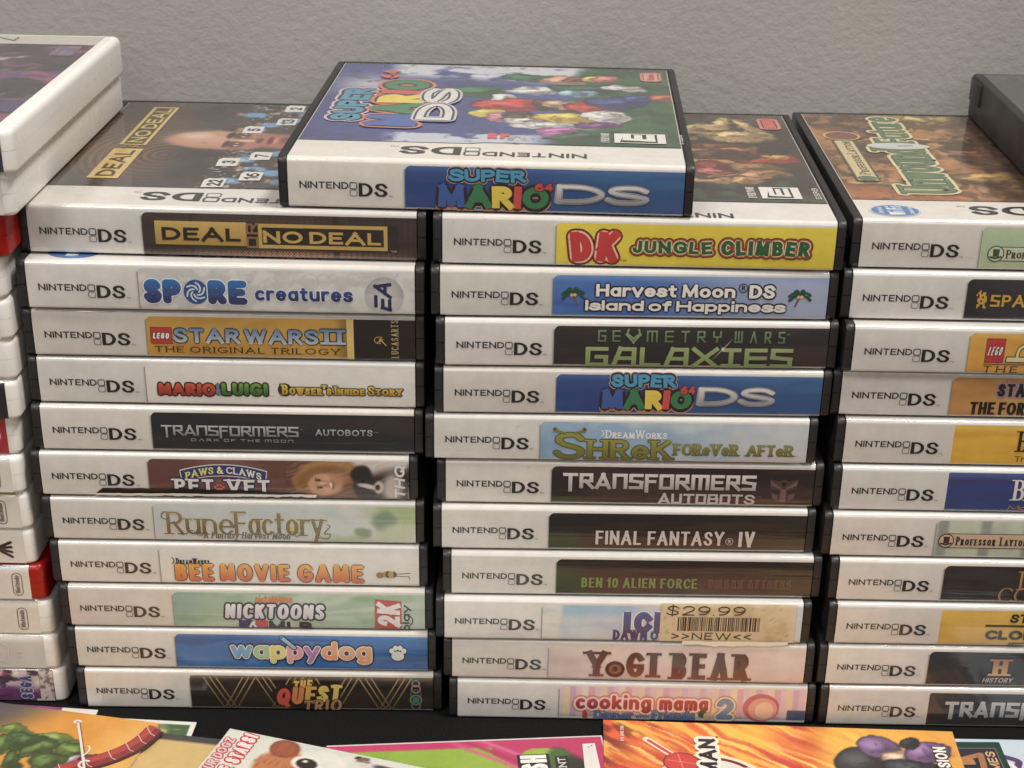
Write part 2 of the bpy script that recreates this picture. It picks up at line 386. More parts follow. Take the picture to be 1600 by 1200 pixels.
    def frame(s, u0, v0, u1, v1, t, col, layer=2, r=0):
        if r:
            pts = A_(u1 - r, v1 - r, r, r, 0, 90, 4) + A_(u0 + r, v1 - r, r, r, 90, 180, 4) + A_(u0 + r, v0 + r, r, r, 180, 270, 4) + A_(u1 - r, v0 + r, r, r, 270, 360, 4)
            s.strip(pts + [pts[0]], t, t, col, layer)
        else:
            for b in ((u0, v0, u1, v0 + t), (u0, v1 - t, u1, v1), (u0, v0 + t, u0 + t, v1 - t), (u1 - t, v0 + t, u1, v1 - t)): s.rect(*b, col, layer)
    def logo(s, a=0, b=0, k=1.0, orient=None, org=(0, 0), col=(38, 36, 36), layer=3):
        """the two-screen console mark: thin capitals, two small squares, heavy D S"""
        old = s.xf
        if orient == 'flip': s.xf = lambda x, y: (org[0] - x * k, org[1] - y * k)
        else: s.xf = lambda x, y: (a + x * k, b + y * k)
        s.text('NINTEND', 0, 2.2, 14.7, 4.28, col, w=.19, con=.85, gap=.17, layer=layer)
        s.frame(15.15, 2.28, 17.2, 4.2, .3, (70, 68, 68), layer, .42)
        s.frame(15.15, .1, 17.2, 1.92, .2, (110, 106, 104), layer, .42)
        s.text('DS', 17.75, 0.0, 26.4, 4.1, col, w=.27, con=.55, gap=.13, layer=layer)
        s.text('TM', 26.7, 0.02, 27.9, .42, (90, 88, 86), w=.2, gap=.25, layer=layer)
        s.xf = old
    def tm(s, u, v, k=.8, col=(90, 88, 88)):
        s.text('TM', u, v, u + k * 1.8, v + k * .62, col, w=.2, gap=.3)
    def build(s, name, mat, parent=None, smooth=True):
        return mesh_obj(name, np.concatenate(s.v), s.f, mat, parent, np.concatenate(s.c), smooth)

def mesh_obj(name, verts, faces, mat, parent=None, cols=None, smooth=False):
    me = bpy.data.meshes.new(name)
    me.from_pydata((np.asarray(verts) * MM).tolist(), [], faces)
    if cols is not None:
        at = me.color_attributes.new('ink', 'FLOAT_COLOR', 'POINT')
        c4 = np.ones((len(cols), 4), np.float32); c4[:, :3] = cols
        at.data.foreach_set('color', c4.ravel())
    if smooth: me.polygons.foreach_set('use_smooth', [True] * len(me.polygons))
    me.materials.append(mat); me.update()
    o = bpy.data.objects.new(name, me); COL.objects.link(o)
    if parent: o.parent = parent
    return o
def bm_obj(name, bm, mat, parent=None, smooth=True):
    me = bpy.data.meshes.new(name); bm.to_mesh(me); bm.free()
    me.transform(Matrix.Scale(MM, 4)); me.materials.append(mat)
    if smooth:
        me.polygons.foreach_set('use_smooth', [True] * len(me.polygons))
        me.set_sharp_from_angle(angle=math.radians(40))
    o = bpy.data.objects.new(name, me); COL.objects.link(o)
    if parent: o.parent = parent
    return o
def add_box(bm, x0, y0, z0, x1, y1, z1, bev=0, seg=2):
    r = bmesh.ops.create_cube(bm, size=1)
    for v in r['verts']:
        v.co = Vector(((x0 + x1) / 2 + v.co.x * (x1 - x0), (y0 + y1) / 2 + v.co.y * (y1 - y0), (z0 + z1) / 2 + v.co.z * (z1 - z0)))
    if bev:
        es = list({e for v in r['verts'] for e in v.link_edges})
        bmesh.ops.bevel(bm, geom=es, offset=bev, segments=seg, profile=.5, affect='EDGES')
def add_prism(bm, prof, x0, x1, bev=0):
    """(y, z) outline extruded along x"""
    a = [bm.verts.new((x0, y, z)) for y, z in prof]; b = [bm.verts.new((x1, y, z)) for y, z in prof]
    n = len(prof); fs = [bm.faces.new(a[::-1]), bm.faces.new(b)]
    for i in range(n): fs.append(bm.faces.new((a[i], a[(i + 1) % n], b[(i + 1) % n], b[i])))
    bmesh.ops.recalc_face_normals(bm, faces=fs)
    if bev:
        es = [e for e in set(fs[0].edges) | set(fs[1].edges)]
        bmesh.ops.bevel(bm, geom=es, offset=bev, segments=2, profile=.5, affect='EDGES')

# ------------------------------------------------------------------ materials
def mat_new(name):
    m = bpy.data.materials.new(name); m.use_nodes = True
    nt = m.node_tree; return m, nt, nt.nodes['Principled BSDF']
def node(nt, typ, **kw):
    n = nt.nodes.new(typ)
    for k, v in kw.items(): setattr(n, k, v)
    return n
def streak_bump(nt, scale, strength, dist, use_random=True, detail=3):
    tc = node(nt, 'ShaderNodeTexCoord'); mp = node(nt, 'ShaderNodeMapping'); nz = node(nt, 'ShaderNodeTexNoise'); bp = node(nt, 'ShaderNodeBump')
    nt.links.new(tc.outputs['Object'], mp.inputs['Vector']); mp.inputs['Scale'].default_value = scale
    if use_random:
        oi = node(nt, 'ShaderNodeObjectInfo'); mu = node(nt, 'ShaderNodeVectorMath', operation='SCALE'); cb = node(nt, 'ShaderNodeCombineXYZ')
        nt.links.new(oi.outputs['Random'], cb.inputs[0]); nt.links.new(oi.outputs['Random'], cb.inputs[1]); nt.links.new(oi.outputs['Random'], cb.inputs[2])
        nt.links.new(cb.outputs[0], mu.inputs[0]); mu.inputs['Scale'].default_value = 50
        nt.links.new(mu.outputs[0], mp.inputs['Location'])
    nt.links.new(mp.outputs[0], nz.inputs['Vector']); nz.inputs['Scale'].default_value = 1; nz.inputs['Detail'].default_value = detail
    nt.links.new(nz.outputs['Fac'], bp.inputs['Height']); bp.inputs['Strength'].default_value = strength; bp.inputs['Distance'].default_value = dist
    return bp, mp
def print_mat(name, coat, crough, rough, scale, dist, strength=1.0, dirt=True, haze=.02):
    m, nt, p = mat_new(name)
    at = node(nt, 'ShaderNodeAttribute', attribute_name='ink')
    col = at.outputs['Color']
    if dirt:
        tc = node(nt, 'ShaderNodeTexCoord'); nz = node(nt, 'ShaderNodeTexNoise'); nz.inputs['Scale'].default_value = 160; nz.inputs['Detail'].default_value = 6
        nz.inputs['Roughness'].default_value = .7
        rp = node(nt, 'ShaderNodeMapRange'); rp.inputs[1].default_value = .3; rp.inputs[2].default_value = .7; rp.inputs[3].default_value = .90; rp.inputs[4].default_value = 1.03
        mx = node(nt, 'ShaderNodeVectorMath', operation='SCALE')
        nt.links.new(tc.outputs['Object'], nz.inputs['Vector']); nt.links.new(nz.outputs['Fac'], rp.inputs[0])
        nt.links.new(col, mx.inputs[0]); nt.links.new(rp.outputs[0], mx.inputs['Scale']); col = mx.outputs[0]
    hs = node(nt, 'ShaderNodeHueSaturation'); hs.inputs['Saturation'].default_value = .94; nt.links.new(col, hs.inputs['Color']); col = hs.outputs[0]
    hz = node(nt, 'ShaderNodeMix', data_type='RGBA'); hz.inputs['Factor'].default_value = haze
    nt.links.new(col, hz.inputs[6]); hz.inputs[7].default_value = (.30, .28, .265, 1)
    nt.links.new(hz.outputs[2], p.inputs['Base Color'])
    p.inputs['Roughness'].default_value = rough; p.inputs['Specular IOR Level'].default_value = .3
    p.inputs['Coat Weight'].default_value = coat; p.inputs['Coat Roughness'].default_value = crough; p.inputs['Coat IOR'].default_value = 1.6
    bp, _ = streak_bump(nt, scale, strength, dist, detail=5)
    b2, _ = streak_bump(nt, (scale[0] * .5, scale[1] * 3, scale[2] * 3.2), strength * .5, dist * .25, detail=2); nt.links.new(bp.outputs[0], b2.inputs['Normal']); bp = b2
    nt.links.new(bp.outputs[0], p.inputs['Coat Normal'])
    return m
def plastic(name, col, rough, bump=.00002, spec=.5, nscale=900):
    m, nt, p = mat_new(name)
    tc = node(nt, 'ShaderNodeTexCoord')
    n2 = node(nt, 'ShaderNodeTexNoise'); n2.inputs['Scale'].default_value = 60; n2.inputs['Detail'].default_value = 5
    nt.links.new(tc.outputs['Object'], n2.inputs['Vector'])
    rp = node(nt, 'ShaderNodeMapRange'); rp.inputs[1].default_value = .35; rp.inputs[2].default_value = .7; rp.inputs[3].default_value = rough * .85; rp.inputs[4].default_value = rough * 1.25
    nt.links.new(n2.outputs['Fac'], rp.inputs[0]); nt.links.new(rp.outputs[0], p.inputs['Roughness'])
    p.inputs['Base Color'].default_value = (*lin(col), 1); p.inputs['Specular IOR Level'].default_value = spec
    return m
M_PRINT = print_mat('sleeved_print', 1.0, .07, .5, (12, 90, 420), .00013)
M_PAPER = print_mat('glossy_paper', .55, .22, .5, (30, 30, 30), .0003, haze=.01)
M_STICKER = print_mat('sticker_paper', 0.0, .5, .65, (30, 30, 30), .0001)
M_BLACK = plastic('black_plastic', (42, 41, 42), .42)
M_WHITE = plastic('white_plastic', (240, 238, 233), .26, .0000008, .5, 300)
M_RED = plastic('red_plastic', (160, 26, 20), .3, .0000008, .5, 300)
M_PAGES = plastic('page_edges', (222, 216, 205), .8)

m, nt, p = mat_new('painted_wall'); M_WALL = m
tc = node(nt, 'ShaderNodeTexCoord'); mp = node(nt, 'ShaderNodeMapping'); mp.inputs['Scale'].default_value = (1, 1, 1.25); mp.inputs['Rotation'].default_value = (0, .6, 0)
n1 = node(nt, 'ShaderNodeTexNoise'); n1.inputs['Scale'].default_value = 300; n1.inputs['Detail'].default_value = 2; n1.inputs['Distortion'].default_value = .1
n2 = node(nt, 'ShaderNodeTexNoise'); n2.inputs['Scale'].default_value = 900; n2.inputs['Detail'].default_value = 2
ad = node(nt, 'ShaderNodeMath', operation='MULTIPLY_ADD'); ad.inputs[1].default_value = .25
bp = node(nt, 'ShaderNodeBump'); bp.inputs['Distance'].default_value = .0008; bp.inputs['Strength'].default_value = .34
nt.links.new(tc.outputs['Object'], mp.inputs[0]); nt.links.new(mp.outputs[0], n1.inputs[0]); nt.links.new(mp.outputs[0], n2.inputs[0])
nt.links.new(n2.outputs['Fac'], ad.inputs[0]); nt.links.new(n1.outputs['Fac'], ad.inputs[2]); nt.links.new(ad.outputs[0], bp.inputs['Height'])
nt.links.new(bp.outputs[0], p.inputs['Normal'])
n3 = node(nt, 'ShaderNodeTexNoise'); n3.inputs['Scale'].default_value = 9; n3.inputs['Detail'].default_value = 5; cr = node(nt, 'ShaderNodeValToRGB')
cr.color_ramp.elements[0].position = .3; cr.color_ramp.elements[1].position = .7; cr.color_ramp.elements[0].color = (*lin((166, 164, 160)), 1); cr.color_ramp.elements[1].color = (*lin((178, 176, 172)), 1)
nt.links.new(tc.outputs['Object'], n3.inputs[0]); nt.links.new(n3.outputs['Fac'], cr.inputs[0]); nt.links.new(cr.outputs[0], p.inputs['Base Color'])
p.inputs['Coat Weight'].default_value = 0; p.inputs['Roughness'].default_value = .55; p.inputs['Specular IOR Level'].default_value = .35

m, nt, p = mat_new('black_cloth'); M_CLOTH = m
tc = node(nt, 'ShaderNodeTexCoord'); n1 = node(nt, 'ShaderNodeTexNoise'); n1.inputs['Scale'].default_value = 1400; n1.inputs['Detail'].default_value = 3
cr = node(nt, 'ShaderNodeValToRGB'); cr.color_ramp.elements[0].color = (.002, .002, .0022, 1); cr.color_ramp.elements[1].color = (.010, .010, .0105, 1)
cr.color_ramp.elements[0].position = .35; cr.color_ramp.elements[1].position = .75
bp = node(nt, 'ShaderNodeBump'); bp.inputs['Distance'].default_value = .0003
nt.links.new(tc.outputs['Object'], n1.inputs[0]); nt.links.new(n1.outputs['Fac'], cr.inputs[0]); nt.links.new(cr.outputs[0], p.inputs['Base Color'])
nt.links.new(n1.outputs['Fac'], bp.inputs['Height']); nt.links.new(bp.outputs[0], p.inputs['Normal']); p.inputs['Roughness'].default_value = .85; p.inputs['Specular IOR Level'].default_value = .2

# ------------------------------------------------------------------ setting
def setting(o): o['kind'] = 'structure'; return o
m, nt, p = mat_new('added_reflection_floor')
tc = node(nt, 'ShaderNodeTexCoord'); mp = node(nt, 'ShaderNodeMapping'); mp.inputs['Scale'].default_value = (2, 22, 1); n1 = node(nt, 'ShaderNodeTexNoise'); n1.inputs['Scale'].default_value = 1; n1.inputs['Detail'].default_value = 5
cr = node(nt, 'ShaderNodeValToRGB'); cr.color_ramp.elements[0].color = (.16, .09, .05, 1); cr.color_ramp.elements[1].color = (.42, .27, .16, 1); cr.color_ramp.elements[0].position = .35; cr.color_ramp.elements[1].position = .7
nt.links.new(tc.outputs['Object'], mp.inputs[0]); nt.links.new(mp.outputs[0], n1.inputs[0]); nt.links.new(n1.outputs['Fac'], cr.inputs[0]); nt.links.new(cr.outputs[0], p.inputs['Base Color']); p.inputs['Roughness'].default_value = .4
bm = bmesh.new(); add_box(bm, -2500, -4000, -780, 2500, 162, -740); setting(bm_obj('floor', bm, m, smooth=False))  # out-of-view brown floor, added to give the spines warm lower reflections
bm = bmesh.new(); add_box(bm, -900, -330, -30, 900, 158, 0); setting(bm_obj('table_top', bm, M_CLOTH, smooth=False))
bm = bmesh.new(); add_box(bm, -2500, 162, -900, 2500, 260, 1900); setting(bm_obj('wall', bm, M_WALL, smooth=False))

def thing(name, label, cat, group, loc, rot=0):
    o = bpy.data.objects.new(name, None); o.empty_display_size = .02; COL.objects.link(o)
    o.location = (loc[0] * MM, loc[1] * MM, loc[2] * MM); o.rotation_euler = (0, 0, rot)
    o['label'] = label; o['category'] = cat
    if group: o['group'] = group
    return o

# ------------------------------------------------------------------ one black case shell, copied for every black case
def round_prof(y0, y1, z0, z1, r, only_front=True):
    return A_(y0 + r, z0 + r, r, r, 270, 180, 5) + A_(y0 + r, z1 - r, r, r, 180, 90, 5) + [(y1, z1), (y1, z0)]
def shell_meshes():
    out = {}
    mid = H / 2
    for nm, z0, z1, topside in (('lower_shell', 0, mid - .12, 0), ('upper_shell', mid + .12, H, 1)):
        bm = bmesh.new()
        c0, c1 = (z0 + .3, z1) if not topside else (z0, z1 - .34)
        add_box(bm, -59.62, 2.6, c0, 59.62, 134.2, c1)
        for sx in (-1, 1):
            a, b = sorted((sx * 59.6, sx * 62.2)); add_box(bm, a, 5.9, z0, b, 136, z1, .7)
        add_box(bm, -60.2, 134.2, z0 + .01, 60.2, 135.99, z1 - .01, .5)
        if topside:   # the clasp notch on the opening side
            pass
        out[nm] = bm_obj(nm, bm, M_BLACK)
    for i, sx in enumerate((-1, 1)):
        bm = bmesh.new(); x0, x1 = sorted((sx * 59.45, sx * 62.05))
        pr = A_(2.1, 2.2, 2.1, 2.1, 270, 180, 5) + [(0, mid - .14), (.5, mid - .05), (.5, mid + .05), (0, mid + .14)] + A_(2.1, H - 2.2, 2.1, 2.1, 180, 90, 5) + [(6, H - .1), (6, .1)]
        add_prism(bm, pr, x0, x1, .28); out['hinge%d' % i] = bm_obj('hinge', bm, M_BLACK)
    return out
SHELL = shell_meshes(); first_shell = [True]
def give_shell(root):
    for nm, o in SHELL.items():
        if first_shell[0]: c = o
        else: c = o.copy(); COL.objects.link(c)
        c.parent = root
    first_shell[0] = False

WHITE = (224, 220, 213)
def black_case(x, y, z, rot, label, group, spine=None, cover=None, white=WHITE, seed=0, logo=True, u0=35.2, rough=0):
    root = thing('game_case', label, 'game case', group, (x, y, z), rot)
    give_shell(root)
    k = Ink(spine_map)
    def paper(U, V):
        pc = Pic(U, V, white); pc.noise(30, 8, tuple(c * .975 for c in white), .35, .75, seed + 3)
        # handling marks and specks
        pc.mix(.35 * sstep(.86, .92, fbm(U / 2.2 + seed * 17, V / 1.1, seed + 40, 3)), (150, 140, 128))
        return pc
    s1 = ZT - RT + RT * math.pi / 2
    k.grid(0, 118.4, .165, 16.6, 140, 44, paper, off=0.0)
    k.mp = lambda U, V, off: top_map(U, V, off)
    yb = YF + RT + 16.6 - s1
    k.grid(-59.2, 59.2, yb, 134.0, 20, 24, lambda U, V: Pic(U, V, white), off=0.0)
    k.mp = spine_map
    if spine:
        if logo: k.logo(3.5, 4.1)
        spine(k)
    if cover:
        k.mp = top_map; cover(k)
    ins = k.build('cover_insert', M_PRINT, root)
    return root, ins
def panel(k, u0, fn, v1=13.75, v0=.17, nu=150, nv=22, r=1.7, white=WHITE, line=True, u1=118.4):
    f = fn if callable(fn) else (lambda U, V: Pic(U, V, fn))
    k.grid(u0, u1, v0, v1, nu, nv, f)
    # rounded upper left corner of the printed panel
    arc = A_(u0 + r, v1 - r, r, r, 90, 180, 8)
    for a, b in zip(arc, arc[1:]): k.poly([(u0 - .05, v1 + .05), a, b], white, .6)
    if line:
        k.gradrect(u0 - .7, .2, u0, v1 - r * .6, white, tuple(c * .55 for c in white), .5, True)

# ------------------------------------------------------------------ the printed spines
def dark(c=(46, 44, 45), c2=(66, 58, 56), seed=1, sx=30, sy=5):
    return lambda U, V: Pic(U, V, c).noise(sx, sy, c2, .4, .7, seed)
NAVY = (38, 42, 92)

def sp_gold_boxes(k):
    def bg(U, V):
        pc = Pic(U, V, (46, 42, 42)).noise(20, 6, (62, 56, 54), .4, .7, 2)
        dots = (np.sin(U * 2 * math.pi / .95) * np.sin(V * 2 * math.pi / .95) > .15) * 1.0
        m = sstep(10.6, 12, V) + (1 - sstep(1.9, 3.2, V)) + sstep(112, 114, U)
        glow = .35 + .65 * np.exp(-((U - 82) / 26) ** 2) * (1 - sstep(2, 4, V)) + .25 * np.exp(-((U - 78) / 20) ** 2)
        pc.mix(np.clip(m, 0, 1) * dots * glow * .8, (196, 132, 86))
        pc.mix((np.abs(U - 94) < .7) * .8 + (np.abs(U - 50) < .6) * .5, (46, 42, 42)); return pc
    panel(k, 35, bg, nu=400, nv=60)
    g = (196, 160, 82)
    k.gradrect(38.79, 3.91, 66.72, 11.29, (176, 138, 60), (206, 172, 96), 1)
    k.text('DEAL', 40.87, 5.28, 64.85, 9.34, (44, 40, 36), w=.3, con=.72, gap=.2, cap='s')
    k.text('OR', 66.61, 3.39, 70.17, 11.16, (140, 104, 76), w=.18, con=1, gap=.22, orient='up', cap='s', font=GB)
    k.frame(70.27, 3.35, 109.55, 11.04, 1.15, g, 1)
    k.text('NO DEAL', 71.74, 5.12, 107.56, 8.88, g, w=.3, con=.72, gap=.2, cap='s')
    k.tm(110.54, 2.98, .95, (190, 180, 160))
def sp_bubbles(k):
    def bg(U, V):
        pc = Pic(U, V, (222, 219, 213)).noise(6, 3.5, (202, 200, 197), .45, .6, 5, .8)
        for i in range(26):
            r = random.Random(i); cx, cy, q = r.uniform(38, 116), r.uniform(0, 14), r.uniform(.8, 3)
            d = np.hypot(U - cx, V - cy); pc.mix(.4 * np.exp(-((d - q) / .25) ** 2), (186, 184, 182))
        return pc
    panel(k, 34.2, bg, nu=220, nv=34)
    b = grad((58, 48, 96), (38, 116, 186))
    B = (35.51, 2.70, 67.26, 10.52)
    xs = [0, .185, .40, .62, .815]; ws = [.175, .18, .2, .18, .185]
    for ch, x, w in zip('SP RE', xs, ws):
        u0 = B[0] + x * (B[2] - B[0]); u1 = u0 + w * (B[2] - B[0])
        if ch != ' ':
            k.text(ch, u0, B[1], u1, B[3], b, w=.34, con=.9, cap='r', out=[(.32, (232, 238, 244))])
    cx = B[0] + .505 * (B[2] - B[0]); cy = (B[1] + B[3]) / 2; R = (B[3] - B[1]) / 2
    k.disc(cx, cy, R * .95, R, (42, 78, 146), 2); 
    for i in range(6):
        a = i * 60
        k.path([(cx + R * (.25 + .13 * t) * math.cos(math.radians(a + t * 22)), cy + R * (.25 + .13 * t) * math.sin(math.radians(a + t * 22))) for t in range(5)], .5, .5, (214, 222, 230), 3, 'r')
    k.tm(67.58, 9.91, .5)
    C = (69.57, 4.18, 99.54, 8.93)
    k.text('creatures', C[0], C[1], C[2], C[3] - .1, grad((44, 40, 96), (52, 92, 160)), w=.24, con=.9, gap=.08, cap='r', out=[(.2, (232, 238, 244))])
    # pale ball with a slanted two-letter mark
    q = (102.42, 0.57, 115.75, 12.22); cx, cy = (q[0] + q[2]) / 2, (q[1] + q[3]) / 2; r = 6
    k.add([(cx, cy)] + [(cx + r * math.cos(t * math.pi / 14), cy + r * math.sin(t * math.pi / 14)) for t in range(28)],
          [(0, 1 + i, 1 + (i + 1) % 28) for i in range(28)], [(216, 213, 209)] + [(172, 170, 168) if t < 14 else (194, 192, 189) for t in range(28)], 1)
    E = (105.97, 1.31, 111.25, 10.46)
    k.text('EA', *E, NAVY, w=.2, con=1, gap=.05, orient='up', slant=.3, cap='b', font={'E': (.6, [[(0, 0), (0, .5)], [(0, 1), (.6, 1)], [(0, .5), (.5, .5)], [(0, 0), (.6, 0)]])})
def starwords(k, u0, v0, u1, v1, txt, col, edge, ex=.3):
    k.text(txt, u0, v0, u1, v1, col, w=.26, con=.8, gap=.14, cap='s', sp=.16, out=[(ex, edge)])
def brick_badge(k, u0, v0, u1, v1):
    k.rect(u0 - .15, v0 - .15, u1 + .15, v1 + .15, (84, 34, 34), 1); k.rect(u0, v0, u1, v1, (186, 44, 46), 2)
    h = v1 - v0
    k.text('LEGO', u0 + .5, v0 + h * .3, u1 - .9, v0 + h * .68, (240, 236, 228), w=.26, slant=.2, cap='r', out=[(.16, (40, 24, 24))])
def sp_gold_saga(k):
    panel(k, 35.2, lambda U, V: Pic(U, V, (204, 156, 62)).noise(14, 4, (190, 140, 50), .4, .7, 4).mix(.5 * np.exp(-((V - 9) / 3) ** 2), (216, 172, 84)).mix(.55 * sstep(93, 96.5, U), (120, 86, 34)))
    e = (97.22, 0.00, 99.38, 12.68)
    k.rect(e[0], .3, e[2], 13.7, (226, 196, 116), 1); k.rect(e[2], .3, 118.4, 13.75, (44, 38, 36), 1)
    brick_badge(k, 36.48, 4.98, 42.87, 10.16)
    starwords(k, 43.42, 5.36, 88.44, 10.07, 'STAR WARS', grad((190, 198, 206), (104, 132, 168)), (38, 36, 40), .32)
    k.text('II', 90.22, 5.47, 95.16, 10.46, grad((190, 198, 206), (104, 132, 168)), w=.3, serif=.35, gap=.5, out=[(.32, (38, 36, 40))])
    k.text('THE ORIGINAL TRILOGY', 37.36, 2.07, 94.99, 4.04, (52, 36, 18), w=.19, con=.55, serif=.24, gap=.42, sp=.5)
    k.text('LUCASARTS', 111.03, 1.32, 113.23, 13.76, (196, 172, 128), w=.13, con=.7, serif=.16, gap=.2, orient='up')
    q = (105.33, 5.10, 109.78, 8.83); cx, cy = (q[0] + q[2]) / 2, (q[1] + q[3]) / 2
    k.path(A_(cx - .2, cy + .2, 1.6, 1.1, 60, 280), .3, .25, (190, 150, 90), 2); k.path([(cx - .8, cy - .4), (cx + .3, cy + .2), (cx + 1.8, cy - 1.5)], .4, .3, (204, 166, 104), 2); k.disc(cx + .1, cy + .5, .45, .4, (204, 166, 104), 2)
    k.path([(cx - .3, cy - .9), (cx + .2, cy + .1), (cx + 1.2, cy + .5)], .3, .25, (190, 150, 90), 2)
def sp_white_caper(k):
    panel(k, 33.8, (230, 226, 219), white=WHITE)
    d = (44, 34, 32)
    k.text('MARIO', 37.38, 3.44, 55.49, 7.69, grad((150, 40, 30), (214, 86, 50)), w=.34, con=.8, gap=.05, cap='r', jit=.05, out=[(.42, d)], small='')
    k.text('&', 55.62, 3.91, 57.08, 7.60, (110, 130, 150), w=.3, out=[(.3, d)])
    k.text('LUIGI', 57.42, 3.76, 72.01, 8.06, grad((50, 96, 44), (128, 164, 74)), w=.32, con=.8, gap=.08, cap='r', jit=.05, out=[(.42, d)], seed=9)
    k.tm(72.57, 3.56, .6)
    y = grad((176, 138, 44), (232, 206, 92)); dd = (58, 46, 24)
    q = (74.98, 3.25, 79.67, 8.61); k.disc((q[0] + q[2]) / 2, (q[1] + q[3]) / 2, 2.2, 2.3, (58, 56, 40), 1)
    k.text('Bowser’s'.replace('’', "'"), 76.43, 4.36, 92.12, 7.77, y, w=.22, con=.8, serif=.2, gap=.1, out=[(.34, dd)], small='x', jit=.04)
    k.text('Inside', 93.00, 4.56, 102.57, 7.43, y, w=.22, con=.8, serif=.2, gap=.1, out=[(.34, dd)], small='x', jit=.04)
    k.text('Story', 103.49, 4.57, 114.24, 7.63, y, w=.22, con=.8, serif=.2, gap=.1, out=[(.34, dd)], small='x', jit=.04)
def robots(k, u0, v0, u1, v1, c, tw=.2, dz=.25, out=()):
    """angular block title; the T, F and S stems drop below the line"""
    f = dict(GB)
    f['T'] = (.62, [[(.31, -dz), (.31, 1)], [(0, 1), (.62, 1)]]); f['F'] = (.5, [[(0, -dz), (0, 1)], [(0, 1), (.5, 1)], [(0, .52), (.42, .52)]]); f['E'] = G['E']; f['A'] = (.66, [[(0, 0), (.33, 1)], [(.33, 1), (.66, 0)], [(.2, .2), (.5, .2)]])
    k.text('TRANSFORMERS', u0, v0, u1, v1, c, w=tw, con=.85, gap=.09, cap='s', font=f, out=out)
def sp_dark_robots(k):
    panel(k, 35, dark((40, 42, 48), (58, 50, 50), 3))
    s = grad((132, 132, 138), (190, 190, 194))
    robots(k, 38.00, 6.05, 81.65, 9.57, s, .2, .3)
    k.text('DARK OF THE MOON', 47.24, 4.01, 79.82, 5.04, (150, 146, 146), w=.22, gap=.7, font={'A': GB['A'], 'O': GB['O'], 'N': GB['N'], 'M': GB['M']}, sp=.8)
    k.tm(82.19, 8.51, .5, (150, 150, 150)); k.text('AUTOBOTS', 86.98, 6.66, 105.19, 8.82, s, w=.22, con=.8, gap=.16); k.tm(105.77, 7.79, .7, (150, 150, 150))
